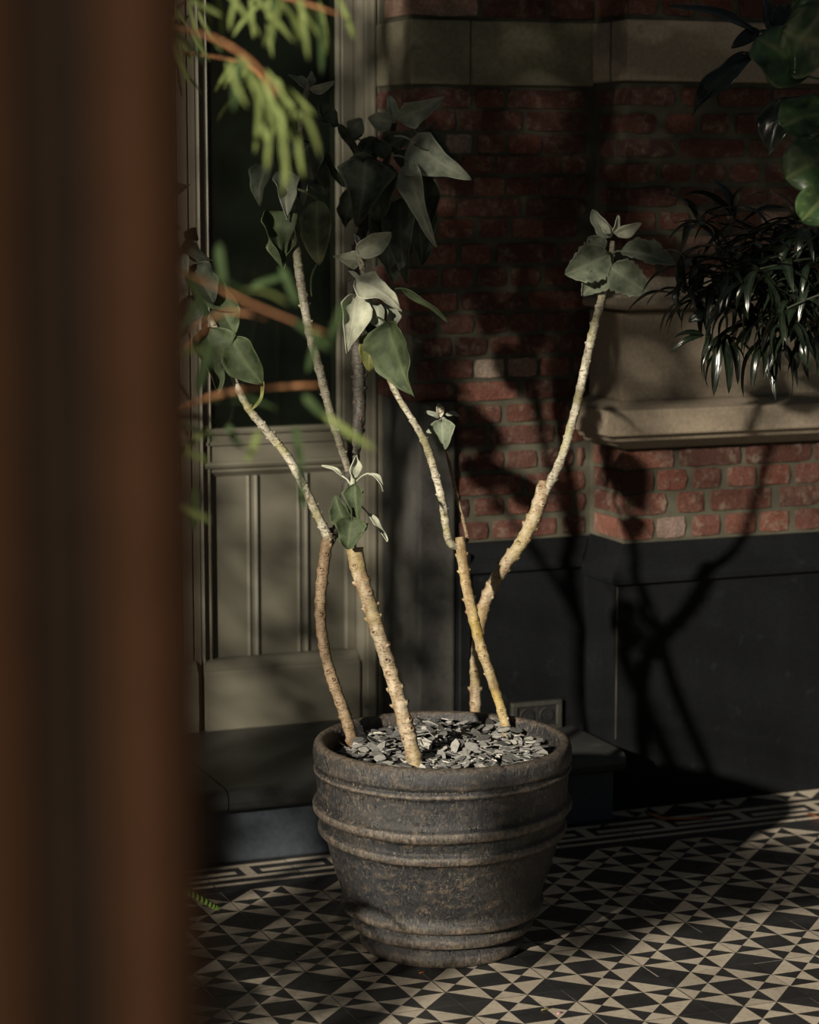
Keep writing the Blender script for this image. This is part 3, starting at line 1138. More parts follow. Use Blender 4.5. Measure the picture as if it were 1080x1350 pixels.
def felt(parent, b, tp, D, W, mat=None, shape='ovate', dt=0.0, roll=0.0, fold=.3, bend=.1, wave=.09, pet=None, curl=0, lobe=0.0, twist=0, label=None, pr=.0022, th=.0016, tooth=0.0, petD=None):
    """one felt leaf: base and tip as seen, at depth D and D+dt; W in pixels of the photograph"""
    SEED[0] += 1
    base, tip = at(b[0], b[1], D), at(tp[0], tp[1], D + dt)
    L = (tip - base).length
    Wm = W / F_PX * D
    vs, fs, vein = leaf_geo(L, Wm, shape, fold, bend, wave, curl, seed=SEED[0], lobe=lobe, twist=twist, tooth=tooth, rim=.28 if W > 20 else .01, nu=12 if W > 20 else 8, nt=20)
    m_ = frame(base, tip, math.radians(roll))
    vs = [m_ @ v for v in vs]
    me = pmesh('leaf', vs, fs, mat or FELT_GREY, True)
    set_vein(me, vein)
    # solid blade
    shell(me, th)
    bm = bmesh.new(); bm.from_mesh(me)
    if pet:
        p0 = at(pet[0], pet[1], (petD or D) + .004)
        mid = (p0 + base) / 2 + Vector((0, 0, .004))
        inner = base + (tip - base) * .12
        tv, tf = tube_geo(crom([(p0, pr * 1.15), (mid, pr), (base, pr * .9), (inner + (m_.to_3x3() @ Vector((0, 0, -.001))), pr * .4)], .006), 7)
        bv = [bm.verts.new(v) for v in tv]
        for f in tf:
            try: bm.faces.new([bv[i] for i in f])
            except ValueError: pass
    for f in bm.faces: f.smooth = True
    bm.to_mesh(me); bm.free()
    o = link('leaf', me, parent, label)
    return o


def dep(px, py, z): return depth_of(onz(px, py, z))


D1, D2, D3, D4 = dep(463, 980, .447), dep(548, 1008, .449), dep(668, 970, .447), dep(627, 950, .447)
shrub = empty('felt_leaf_shrub', PC + Vector((0, 0, .44)), 'leggy shrub with bare knobbly stems and grey felt leaves in the dark pot', 'shrub')


def S(lst, D):
    """[(px, py, width px, depth offset)] -> points"""
    return [(at(x, y, D + d), w_ / 2 / F_PX * D) for x, y, w_, d in lst]


# stem 2: thick middle stem, cut at the top, with a young shoot
s2 = stem('stem', S([(550, 1014, 21, 0), (540, 975, 20, -.005), (524, 915, 19, -.01), (508, 862, 19, -.012), (491, 808, 19, -.015), (477, 765, 20, -.015), (470, 738, 21, -.015), (468, 722, 23, -.015)], D2), shrub, BARK, seed=2)
d = D2 - .015
sh = stem('stem', S([(466, 728, 9, 0), (464, 700, 9, 0), (462, 670, 8, 0), (465, 640, 7, 0), (466, 622, 6, 0)], d), shrub, FELT, rough=.04, scars=.05, seed=5, spurs=False)
felt(sh, (466, 630), (471, 600), d - .01, 17, FELT, 'ovate', roll=35, fold=.5, bend=-.05)
felt(sh, (452, 628), (424, 614), d, 8, FELT, 'strap', roll=50, fold=.5, bend=.12, pet=(463, 640))
felt(sh, (486, 624), (505, 648), d, 9, FELT, 'strap', roll=-50, fold=.6, bend=.22, pet=(466, 638))
felt(sh, (468, 638), (474, 692), d - .03, 30, FELT_GREEN, 'tri', roll=25, fold=.35, bend=.05, wave=.03, pet=(464, 645), label='dark green triangular leaf')
felt(sh, (455, 690), (442, 653), d - .02, 31, FELT_GREEN, 'heart', roll=-20, fold=.3, bend=.08, wave=.04)
felt(sh, (464, 686), (459, 724), d - .045, 41, FELT_GREEN, 'heart', roll=5, fold=.2, bend=.1, wave=.03, lobe=.12, pet=(463, 668))
felt(sh, (485, 676), (511, 714), d, 11, FELT, 'strap', roll=-40, fold=.4, bend=.05, pet=(466, 662))
felt(sh, (470, 700), (486, 690), d, 10, FELT_GREY, 'ovate', roll=30)
felt(sh, (463, 655), (480, 648), d, 7, FELT, 'strap', roll=30)

# stem 1: brown stem on the left, forking
s1 = stem('stem', S([(466, 984, 15, 0), (457, 948, 15, 0), (444, 912, 15, 0), (431, 870, 14, .005), (423, 820, 14, .005), (424, 770, 15, .005), (429, 730, 15, .01), (433, 702, 15, .01)], D1), shrub, BARK_DK, seed=3)
s1b = stem('stem', S([(434, 712, 13, .01), (424, 690, 11, 0), (405, 650, 11, -.02), (382, 606, 11, -.03), (352, 568, 11, -.04), (330, 541, 10, -.05), (312, 508, 9, -.05), (302, 480, 8, -.05), (285, 435, 8, -.06), (262, 395, 8, -.06), (240, 345, 7, -.06), (226, 300, 6, -.06)], D1), shrub, BARK_PALE, seed=4)
# tall dark stem behind, and the branch that carries the left crown
s1c = stem('stem', S([(436, 712, 13, .01), (447, 690, 13, .06), (455, 660, 15, .10), (463, 620, 17, .13), (469, 580, 17, .15), (474, 530, 17, .16), (472, 470, 16, .17), (466, 410, 16, .17), (468, 350, 15, .17), (482, 290, 13, .16), (502, 235, 10, .15), (515, 190, 8, .14), (520, 160, 7, .14)], D1), shrub, BARK_DARKEST, seed=6, rough=.2)
s1d = stem('stem', S([(463, 628, 10, .13), (450, 590, 10, .10), (436, 545, 11, .08), (422, 490, 12, .06), (409, 440, 12, .05), (398, 380, 12, .04), (388, 300, 12, .03), (386, 250, 10, .03), (392, 200, 9, .03), (397, 160, 8, .03), (404, 122, 7, .03), (408, 105, 5, .03)], D1), shrub, BARK_MID, seed=8)

# stem 3: right front stem, forked at a cut head
s3 = stem('stem', S([(671, 975, 12, 0), (662, 938, 12, 0), (648, 893, 13, -.005), (634, 852, 14, -.01), (621, 800, 14, -.01), (613, 758, 14, -.01), (608, 724, 14, -.01), (606, 708, 12, -.01)], D3), shrub, BARK_YEL, seed=9)
s3b = stem('stem', S([(607, 722, 8, -.01), (594, 716, 10, -.02), (589, 698, 10, -.03), (583, 660, 10, -.04), (572, 618, 10, -.05), (560, 582, 10, -.06), (543, 552, 8, -.07), (526, 525, 8, -.08), (515, 500, 9, -.09), (512, 478, 9, -.1), (505, 440, 9, -.11), (495, 400, 9, -.12), (484, 372, 8, -.12), (475, 345, 7, -.12), (473, 330, 6, -.12)], D3), shrub, BARK_PALE, seed=10)
s3c = stem('stem', S([(609, 722, 5, 0), (616, 712, 5, .01), (612, 690, 5, .02), (604, 660, 4.5, .02), (597, 630, 4.5, .02), (590, 600, 4.5, .02), (585, 575, 4, .02), (581, 552, 4, .02)], D3), shrub, BARK_DK, seed=12, scars=.04)

# stem 4: the stem at the back leaning right
s4 = stem('stem', S([(627, 958, 14, 0), (627, 915, 15, 0), (628, 870, 15, 0), (633, 825, 15, 0), (642, 788, 16, 0), (664, 748, 17, -.01), (688, 715, 17, -.02), (705, 680, 18, -.03), (715, 650, 18, -.04), (718, 634, 15, -.04)], D4), shrub, BARK, seed=13)
s4b = stem('stem', S([(714, 655, 13, -.04), (728, 632, 12, -.05), (742, 600, 11, -.06), (755, 555, 11, -.07), (767, 505, 11, -.08), (779, 450, 11, -.09), (789, 410, 10, -.1), (797, 378, 9, -.1), (805, 345, 8, -.1), (808, 318, 6, -.1)], D4), shrub, BARK_PALE, seed=14)

# leaves on the bright middle shoot
d = D3 - .12
felt(s3b, (476, 343), (440, 338), d, 27, FELT, 'tri', roll=-25, fold=-.35, bend=.10, wave=.05, pet=(484, 352), label='small pale leaf folded along its middle')
felt(s3b, (470, 334), (516, 307), d - .01, 29, FELT, 'ovate', roll=15, fold=.3, bend=.12, wave=.06, pet=(480, 350))
felt(s3b, (471, 371), (530, 410), d - .03, 46, FELT, 'tri', roll=-30, fold=-.22, bend=.16, wave=.07, pet=(486, 378), lobe=.08)
felt(s3b, (470, 392), (457, 466), d - .02, 46, FELT, 'tri', roll=-18, fold=.2, bend=.06, wave=.04, pet=(486, 385), lobe=.12, label='bright spade-shaped leaf with a pale margin')
felt(s3b, (484, 388), (467, 432), d + .01, 18, FELT_GREEN, 'ovate', roll=50, fold=.4, bend=.06)
felt(s3b, (513, 430), (547, 525), d - .05, 84, FELT_GREEN, 'tri', roll=42, fold=.22, bend=.05, wave=.05, pet=(497, 418), lobe=.08, dt=-.01, label='large green arrow-shaped leaf, shaded side forward')
felt(s3b, (494, 440), (486, 490), d + .02, 36, FELT_YEL, 'heart', roll=10, fold=.35, bend=.18, wave=.12, curl=.2, label='curled yellowing leaf')
felt(s3b, (528, 380), (590, 424), d, 15, FELT_GREEN, 'strap', roll=55, fold=.5, bend=-.08, pet=(500, 392))
felt(s3b, (470, 334), (467, 308), d, 14, FELT, 'ovate', roll=60, fold=.5)
felt(s3b, (498, 400), (503, 434), d - .01, 24, FELT_GREY, 'ovate', roll=25, fold=.4, bend=.1)
felt(s3b, (508, 396), (517, 438), d + .01, 22, FELT_GREY, 'ovate', roll=-35, fold=.4, bend=.1)
felt(s3b, (490, 406), (487, 440), d + .015, 22, FELT_GREEN, 'ovate', roll=0, fold=.4, bend=.1)
felt(s3b, (478, 372), (460, 357), d, 8, FELT, 'strap', roll=30)
felt(s3b, (478, 348), (487, 325), d + .01, 8, FELT_GREY, 'strap', roll=30)

# thin side shoot
d = D3 + .02
felt(s3c, (583, 557), (585, 594), d - .015, 33, FELT_MID, 'heart', roll=5, fold=.15, bend=.05, wave=.02, lobe=.14, label='small grey heart-shaped leaf')
felt(s3c, (579, 551), (560, 543), d, 8, FELT_GREY, 'ovate', roll=40, fold=.4)
felt(s3c, (580, 550), (578, 531), d - .005, 11, TWIG and BARK_PALE, 'ovate', roll=20, fold=.5)
felt(s3c, (588, 547), (606, 548), d, 8, FELT_GREY, 'ovate', roll=-40, fold=.4, bend=.15)
felt(s3c, (573, 566), (563, 570), d + .01, 9, FELT_GREY, 'ovate', roll=20)
felt(s3c, (581, 552), (591, 556), d, 8, FELT_GREY, 'ovate', roll=20)

# right rosette
d = D4 - .1
felt(s4b, (806, 312), (781, 276), d, 21, FELT_GREY, 'ovate', roll=-30, fold=.45, bend=.05)
felt(s4b, (811, 309), (846, 294), d - .01, 17, FELT, 'ovate', roll=25, fold=.4, bend=.12)
felt(s4b, (808, 308), (815, 284), d - .01, 11, FELT, 'ovate', roll=40, fold=.5)
felt(s4b, (805, 308), (791, 291), d - .015, 9, FELT, 'ovate', roll=-20, fold=.5)
felt(s4b, (803, 336), (745, 362), d - .03, 52, FELT_MID, 'ovate', roll=-8, fold=.18, bend=.12, wave=.06, tooth=.09, label='broad grey-green leaf with a scalloped margin')
felt(s4b, (800, 350), (767, 390), d - .01, 36, FELT_MID, 'ovate', roll=-15, fold=.3, bend=.08, tooth=.09)
felt(s4b, (818, 331), (891, 351), d - .01, 38, FELT_MID, 'ovate', roll=-30, fold=.25, bend=.10, wave=.05, pet=(807, 336), tooth=.09)
felt(s4b, (805, 352), (855, 386), d - .05, 46, FELT_MID, 'ovate', roll=10, fold=.2, bend=.16, wave=.06, tooth=.09)
felt(s4b, (801, 352), (790, 381), d + .01, 24, FELT_SHADE, 'ovate', roll=60, fold=.4)
felt(s4b, (806, 355), (816, 374), d, 14, FELT_SHADE, 'ovate', roll=20, fold=.4)
felt(s4b, (796, 330), (776, 313), d + .01, 26, FELT_MID, 'ovate', roll=-10, fold=.3)

# left crown (on the pale branch)
d = D1 + .03
felt(s1d, (404, 118), (380, 98), d, 8, FELT_GREY, 'strap', roll=30, fold=.5)
felt(s1d, (406, 113), (411, 93), d, 13, FELT_GREY, 'ovate', roll=40, fold=.5)
felt(s1d, (408, 118), (441, 107), d - .01, 14, FELT_GREY, 'ovate', roll=35, fold=.4, bend=.2)
felt(s1d, (403, 114), (395, 100), d, 12, FELT_GREY, 'ovate', roll=0, fold=.5)
felt(s1d, (427, 160), (419, 128), d, 18, FELT_SHADE, 'ovate', roll=40, fold=.5, pet=(396, 158))
felt(s1d, (426, 158), (447, 166), d - .01, 26, FELT_SHADE, 'ovate', roll=-30, fold=.5, wave=.15, pet=(396, 157))
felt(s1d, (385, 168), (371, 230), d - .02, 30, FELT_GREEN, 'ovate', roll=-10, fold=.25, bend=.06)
felt(s1d, (405, 190), (412, 238), d - .02, 40, FELT_SHADE, 'ovate', roll=10, fold=.25, bend=.1)
felt(s1d, (360, 207), (342, 272), d + .02, 30, FELT_SHADE, 'ovate', roll=25, fold=.3, bend=.2)
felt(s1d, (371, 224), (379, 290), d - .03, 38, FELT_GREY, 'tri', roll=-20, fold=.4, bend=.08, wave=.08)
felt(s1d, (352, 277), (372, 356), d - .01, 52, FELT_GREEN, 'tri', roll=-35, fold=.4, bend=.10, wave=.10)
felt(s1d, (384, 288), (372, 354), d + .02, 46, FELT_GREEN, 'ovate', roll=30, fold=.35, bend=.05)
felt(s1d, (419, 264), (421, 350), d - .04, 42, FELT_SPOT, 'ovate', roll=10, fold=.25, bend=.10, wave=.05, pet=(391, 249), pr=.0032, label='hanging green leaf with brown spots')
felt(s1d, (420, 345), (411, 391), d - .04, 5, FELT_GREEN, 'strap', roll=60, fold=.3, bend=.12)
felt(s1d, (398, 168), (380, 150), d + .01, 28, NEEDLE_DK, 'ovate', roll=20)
felt(s1d, (400, 200), (432, 258), d + .03, 40, FELT_SHADE, 'ovate', roll=0, fold=.3, bend=.1)
felt(s1d, (392, 215), (396, 262), d + .03, 34, FELT_SHADE, 'ovate', roll=30, fold=.3)
felt(s1d, (430, 200), (455, 246), d + .03, 16, FELT_SHADE, 'strap', roll=40, fold=.4, bend=.1, pet=(398, 185))
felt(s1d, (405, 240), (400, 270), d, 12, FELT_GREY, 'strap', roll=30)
felt(s1d, (385, 230), (372, 262), d + .01, 40, FELT_SHADE, 'ovate', roll=0)

# right dark crown (on the tall dark stem)
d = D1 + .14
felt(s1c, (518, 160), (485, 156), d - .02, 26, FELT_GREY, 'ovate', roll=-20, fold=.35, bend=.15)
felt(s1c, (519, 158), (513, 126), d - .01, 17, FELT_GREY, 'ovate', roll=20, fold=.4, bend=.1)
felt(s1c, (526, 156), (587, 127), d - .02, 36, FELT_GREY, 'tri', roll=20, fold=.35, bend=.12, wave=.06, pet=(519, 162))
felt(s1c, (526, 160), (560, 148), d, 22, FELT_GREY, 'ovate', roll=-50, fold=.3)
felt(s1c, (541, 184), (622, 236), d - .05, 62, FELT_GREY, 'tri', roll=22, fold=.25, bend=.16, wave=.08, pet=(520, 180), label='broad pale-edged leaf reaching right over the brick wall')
felt(s1c, (545, 188), (600, 214), d - .03, 56, FELT_SHADE, 'tri', roll=-45, fold=.2, bend=.12, wave=.05)
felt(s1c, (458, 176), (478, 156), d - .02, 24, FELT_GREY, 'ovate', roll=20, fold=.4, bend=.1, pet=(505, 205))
felt(s1c, (462, 182), (480, 170), d, 24, FELT_SHADE, 'ovate', roll=-20, fold=.3)
felt(s1c, (446, 163), (474, 212), d - .04, 15, FELT_SHADE, 'strap', roll=30, fold=.4, bend=-.12)
felt(s1c, (500, 222), (447, 236), d - .06, 54, FELT_SHADE, 'ovate', roll=-10, fold=.25, bend=.25)
felt(s1c, (482, 212), (470, 300), d - .09, 72, FELT_SHADE, 'tri', roll=-10, fold=.2, bend=.18, wave=.06, lobe=.05, pet=(505, 215))
felt(s1c, (506, 215), (500, 292), d - .04, 60, FELT_SHADE, 'ovate', roll=20, fold=.25, bend=.15)
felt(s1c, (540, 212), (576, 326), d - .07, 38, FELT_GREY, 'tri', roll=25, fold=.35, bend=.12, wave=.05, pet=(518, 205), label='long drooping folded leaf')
felt(s1c, (556, 226), (566, 300), d - .02, 44, FELT_SHADE, 'ovate', roll=10, fold=.25, bend=.1)
felt(s1c, (528, 262), (536, 376), d - .03, 50, FELT_SHADE, 'tri', roll=15, fold=.3, bend=.1, wave=.05)
felt(s1c, (508, 268), (512, 356), d + .0, 56, FELT_SHADE, 'ovate', roll=-10, fold=.3, bend=.1)
felt(s1c, (545, 258), (556, 350), d + .01, 44, FELT_SHADE, 'ovate', roll=-20, fold=.3, bend=.1)
felt(s1c, (500, 186), (468, 202), d - .03, 22, FELT_SHADE, 'ovate', roll=0, fold=.3, bend=.1)
felt(s1c, (505, 196), (540, 178), d - .01, 26, FELT_SHADE, 'ovate', roll=0, fold=.3, bend=.1)
felt(s1c, (510, 208), (498, 185), d - .04, 22, FELT_SHADE, 'ovate', roll=0, fold=.3, bend=.1)
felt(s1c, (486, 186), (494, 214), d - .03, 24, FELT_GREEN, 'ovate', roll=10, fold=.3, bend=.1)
felt(s1c, (520, 200), (560, 216), d - .02, 24, FELT_SHADE, 'ovate', roll=30, fold=.4, bend=.1)
felt(s1c, (543, 168), (560, 184), d - .02, 14, FELT_SHADE, 'strap', roll=20)
felt(s1c, (526, 300), (518, 372), d + .03, 40, FELT_SHADE, 'ovate', roll=0, fold=.3, bend=.1)
felt(s1c, (470, 250), (455, 300), d - .05, 30, FELT_SHADE, 'ovate', roll=20, fold=.3, bend=.1)
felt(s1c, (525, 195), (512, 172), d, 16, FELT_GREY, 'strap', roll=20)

# far left branch
d = D1 - .06
felt(s1b, (214, 262), (250, 244), d, 34, FELT_GREY, 'tri', roll=-20, fold=.35, bend=.15, wave=.1, pet=(226, 296))
felt(s1b, (212, 268), (238, 302), d - .02, 32, FELT_GREY, 'tri', roll=30, fold=.35, bend=.1, wave=.1, pet=(228, 300))
felt(s1b, (244, 318), (280, 344), d - .01, 34, FELT_SHADE, 'tri', roll=30, fold=.4, bend=.15, wave=.08, pet=(238, 335))
felt(s1b, (246, 316), (258, 300), d, 20, FELT_SHADE, 'ovate', roll=30, fold=.3)
felt(s1b, (238, 326), (212, 372), d, 38, FELT_SHADE, 'ovate', roll=-10, fold=.3, bend=.15)
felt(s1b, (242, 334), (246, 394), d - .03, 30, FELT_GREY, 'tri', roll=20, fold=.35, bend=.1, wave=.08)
felt(s1b, (254, 350), (282, 400), d - .03, 42, FELT_SHADE, 'ovate', roll=-10, fold=.3, bend=.12)
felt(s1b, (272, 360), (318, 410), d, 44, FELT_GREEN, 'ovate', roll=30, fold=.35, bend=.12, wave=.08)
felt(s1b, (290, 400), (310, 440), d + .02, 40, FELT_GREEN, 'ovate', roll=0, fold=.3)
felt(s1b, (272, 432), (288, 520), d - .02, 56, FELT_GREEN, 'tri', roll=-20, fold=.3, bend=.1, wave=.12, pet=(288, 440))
felt(s1b, (292, 436), (290, 490), d + .02, 46, FELT_SHADE, 'ovate', roll=20, fold=.3, bend=.1)
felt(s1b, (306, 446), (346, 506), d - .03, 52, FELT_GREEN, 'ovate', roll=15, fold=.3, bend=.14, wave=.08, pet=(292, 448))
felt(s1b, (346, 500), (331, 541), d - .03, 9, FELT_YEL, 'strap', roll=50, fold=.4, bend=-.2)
felt(s1b, (255, 390), (248, 440), d, 34, FELT_SHADE, 'ovate', roll=0, fold=.3)


# ------------------------------------------------------------------ brown timber post close to the camera
pd = .76
px_m = pd / F_PX


def lat(u): return (u - 540) * px_m


base_p = Vector((FW.x, FW.y, 0)).normalized()
org = Vector((0, 0, 0)) + base_p * pd
sec = [(-95, .0), (0, .0), (12, .006), (40, .010), (120, .010), (142, .006), (156, .0), (216, .0), (230, .003), (236, .018), (234, .11), (-95, .11)]
vs, fs = [], []
zs = [0, 3.0]
for z in zs:
    for (u, dd) in sec:
        p = org + RT * lat(u) + base_p * dd
        vs.append((p.x, p.y, z))
n = len(sec)
for i in range(n): fs.append([i, (i + 1) % n, n + (i + 1) % n, n + i])
fs.append(list(range(n))[::-1]); fs.append([n + i for i in range(n)])
me = pmesh('timber_post', vs, fs, POSTM)
bm = bmesh.new(); bm.from_mesh(me); bmesh.ops.recalc_face_normals(bm, faces=bm.faces); bm.to_mesh(me); bm.free()
post = tag(link('timber_post', me), 'blurred brown grooved timber post along the left edge, close to the camera', 'post')


vs = []
for (u, dd) in ((36, .006), (124, .006), (124, .014), (36, .014)):
    for z in (0, 3.0):
        p = org + RT * lat(u) + base_p * dd
        vs.append((p.x, p.y, z))
link('groove_shade', pmesh('groove_shade', vs, [[0, 2, 3, 1], [2, 4, 5, 3], [4, 6, 7, 5], [6, 0, 1, 7]], mat_stone('groove_shade_tone', (.0068, .0046, .0034), (.008, .0055, .004), .9, .1, sp=.02)), post)  # dark colour stands in for the shade inside the groove


# ------------------------------------------------------------------ conifer with long narrow leaves in the foreground
def leaf_shared(name, L, W, shape, mat, fold, bend, wave=.0, nu=4, nt=8, seed=0, curl=0, twist=0, th=0):
    vs, fs, vein = leaf_geo(L, W, shape, fold, bend, wave, curl, nu=nu, nt=nt, seed=seed, twist=twist)
    me = pmesh(name, vs, fs, mat, True)
    set_vein(me, vein)
    return me


rn = random.Random(21)
needles = [leaf_shared('leaf', rn.uniform(.075, .105), .0068, 'needle', NEEDLE, .3, rn.uniform(.03, .14), nu=2, nt=7, seed=i) for i in range(5)]
needles_dk = [leaf_shared('leaf', rn.uniform(.07, .10), .008, 'needle', NEEDLE_DK, .3, rn.uniform(.03, .14), nu=2, nt=7, seed=i) for i in range(4)]
TD = 3.3
trunk_p = at(-1150, 300, TD)
con = empty('weeping_conifer', Vector((trunk_p.x, trunk_p.y, 0)), 'conifer with long narrow drooping green leaves in front of the door, blurred', 'tree')


def branch(pts, D, r0=.004, leaves=10, dark=.3, droop=.8, spread=1.0, seed=0, sc_=1.0):
    P = [(at(x, y, D + dd), r0 * (1 - .6 * i / max(1, len(pts) - 1))) for i, (x, y, dd) in enumerate(pts)]
    P = [(Vector((trunk_p.x, trunk_p.y, P[0][0].z + .12)), r0 * 1.8), ((Vector((trunk_p.x, trunk_p.y, P[0][0].z)) + P[0][0]) / 2 + Vector((0, 0, .10)), r0 * 1.3)] + P
    q = crom(P, .02)
    v, f = tube_geo(q, 7, .1)
    br = link('branch', pmesh('branch', v, f, TWIG, True), con)
    rnd = random.Random(seed)
    for k in range(leaves):
        i = int(rnd.uniform(.80, 1) * (len(q) - 1))
        p = q[i][0]
        t = (q[min(i + 1, len(q) - 1)][0] - q[max(i - 1, 0)][0]).normalized()
        d_ = (t * rnd.uniform(.1, .9) + Vector((rnd.uniform(-1, 1), rnd.uniform(-1, 1), rnd.uniform(-.3, .6))) * spread + Vector((0, 0, -droop))).normalized()
        m_ = frame(p, p + d_, rnd.uniform(-.8, .8), Vector((0, 0, 1)) + (-FW) * .5)
        o = link('leaf', rnd.choice(needles_dk if rnd.random() < dark else needles), br)
        s_ = rnd.uniform(.75, 1.1) * sc_
        o.matrix_local = m_ @ Matrix.Diagonal((1, s_, s_, 1))
    return br


def single(br, a, b, D, dd=0, mesh_=None, wk=1.0, roll=0):
    p, q = at(a[0], a[1], D), at(b[0], b[1], D + dd)
    m_ = frame(p, q, roll)
    o = link('leaf', mesh_ or needles[0], br)
    s_ = (q - p).length / .09
    o.matrix_local = m_ @ Matrix.Diagonal((wk, s_, s_, 1))
    return o


# trunk rises behind the brown post
tr_pts = [(Vector((trunk_p.x, trunk_p.y, z)) + Vector((.01 * math.sin(z * 3), 0, 0)), .024 - .004 * z) for z in (.2, .6, 1.0, 1.4, 1.8, 2.2, 2.6)]
v, f = tube_geo(crom(tr_pts, .08), 12, .08)
link('trunk', pmesh('trunk', v, f, BARK_DK, True), con)
b1 = branch([(95, 40, 0), (160, 70, .05), (205, 80, .1), (235, 70, .12), (290, 76, .1), (330, 88, .0), (350, 110, -.05)], TD + .35, .0045, 12, .2, .75, .9, 31)
for a, b in (((232, 72), (205, 152)), ((232, 72), (222, 168)), ((230, 70), (212, 130)), ((236, 74), (242, 128)), ((228, 60), (208, 20)), ((232, 40), (250, 20))):
    single(b1, a, b, TD + 1.1, .02, needles[1], .7, .3)
b2 = branch([(95, 60, -.3), (200, 35, -.3), (270, 45, -.3), (330, 80, -.35), (365, 125, -.4)], TD - .1, .004, 12, .2, 1.1, .45, 32)
for (a, b) in (((345, 95), (392, 200)), ((350, 90), (408, 175)), ((335, 100), (372, 190)), ((330, 95), (345, 175)), ((355, 100), (425, 160)), ((300, 80), (330, 150)), ((375, 120), (385, 265)), ((385, 130), (402, 250)), ((360, 130), (350, 240)), ((395, 140), (425, 215)), ((340, 120), (335, 215)), ((370, 125), (372, 280)), ((318, 86), (306, 138)), ((340, 110), (355, 205))):
    single(b2, a, b, TD - .25 + rn.uniform(-.25, .2), 0, None, 1.0, rn.uniform(-.5, .5))
b3 = branch([(95, -60, -.1), (220, -40, -.1), (320, -20, -.1), (420, 10, -.1), (450, 20, -.1)], TD, .004, 16, .35, 1.2, .5, 33)
for (a, b) in (((355, -10), (360, 88)), ((395, -10), (408, 92)), ((420, 0), (432, 85)), ((345, 5), (302, 55)), ((250, 0), (300, 25)), ((445, -5), (470, 60)), ((330, -5), (335, 60)), ((370, 0), (345, 70)), ((400, 10), (395, 60))):
    single(b3, a, b, TD + rn.uniform(-.3, .2), 0, None, 1.0, rn.uniform(-.5, .5))
b4 = branch([(95, 20, .2), (170, 40, .2), (215, 25, .2), (255, -5, .2)], TD + .3, .0045, 6, .2, .8, .8, 34)
for (a, b) in (((228, 15), (262, 100)), ((232, 5), (285, 90)), ((236, 10), (245, 90)), ((250, 0), (276, 85)), ((240, 40), (225, 100)), ((262, 10), (300, 80))):
    single(b4, a, b, TD + .2 + rn.uniform(-.2, .3), 0, None, .9, rn.uniform(-.5, .5))
b5 = branch([(95, 640, -.1), (170, 590, -.1), (240, 540, -.1), (300, 518, -.1), (360, 510, -.1), (420, 508, -.1)], TD - .25, .0050, 10, .75, .5, 1.0, 35)
for (a, b, k) in (((425, 545), (505, 600), 0), ((210, 585), (290, 612), 0), ((235, 660), (288, 690), 0), ((250, 590), (285, 560), 0), ((325, 610), (345, 560), 0), ((300, 560), (325, 600), 1), ((400, 520), (440, 560), 1), ((395, 610), (402, 690), 1), ((390, 560), (400, 640), 1), ((262, 640), (258, 720), 1), ((420, 430), (400, 510), 1), ((290, 320), (300, 400), 1), ((370, 350), (400, 420), 1), ((330, 380), (390, 360), 1), ((240, 560), (215, 640), 1), ((455, 395), (420, 480), 1), ((280, 450), (260, 540), 1)):
    single(b5, a, b, TD - .4 + rn.uniform(-.2, .2), 0, needles_dk[0] if k else needles[0], 1.25, rn.uniform(-.4, .4))
b6 = branch([(95, 520, .0), (170, 500, 0), (215, 470, 0), (260, 430, 0), (300, 410, 0), (350, 420, 0)], TD - .5, .0035, 16, .85, .5, 1.0, 36)
b7 = branch([(200, 590, -.1), (215, 530, -.1), (240, 470, -.1), (280, 430, -.1)], TD - .35, .0035, 6, .8, .6, 1.0, 37)
b8 = branch([(95, 300, .0), (170, 330, 0), (230, 350, 0), (330, 400, 0), (430, 440, 0)], TD - .6, .003, 14, .9, .5, 1.0, 38)

# planters hidden behind the post carry the conifer and the fern
def turned_pot(name, loc, prof_, mat, label, cat='pot', kw=None, seg=40):
    vs, fs = [], []
    for (r, z) in prof_:
        for k in range(seg):
            a = 2 * math.pi * k / seg
            vs.append((r * math.cos(a), r * math.sin(a), z))
    for i in range(len(prof_) - 1):
        for k in range(seg):
            a, b = i * seg + k, i * seg + (k + 1) % seg
            fs.append([a, b, b + seg, a + seg])
    o = link(name, pmesh(name, vs, fs, mat, True))
    o.location = loc
    tag(o, label, cat)
    bm = bmesh.new(); bmesh.ops.create_circle(bm, cap_ends=True, segments=seg, radius=prof_[-1][0])
    s_ = bpy.data.objects.new('soil', mesh('soil', bm, SOIL)); COL.objects.link(s_); s_.parent = o
    s_.location = (0, 0, prof_[-1][1] + .001)
    return o


turned_pot('planter', (trunk_p.x, trunk_p.y, 0), [(.001, 0), (.10, 0), (.105, .01), (.13, .22), (.14, .225), (.14, .26), (.128, .26), (.124, .21)], TERRA, 'terracotta planter of the conifer, standing left of the frame')

# ------------------------------------------------------------------ fern frond at the left
fp = at(10, 1235, 4.5)
FR_D = 4.6
fern = empty('fern', Vector((fp.x, fp.y, 0)), 'green fern frond arching out from behind the brown post, low at left', 'fern')


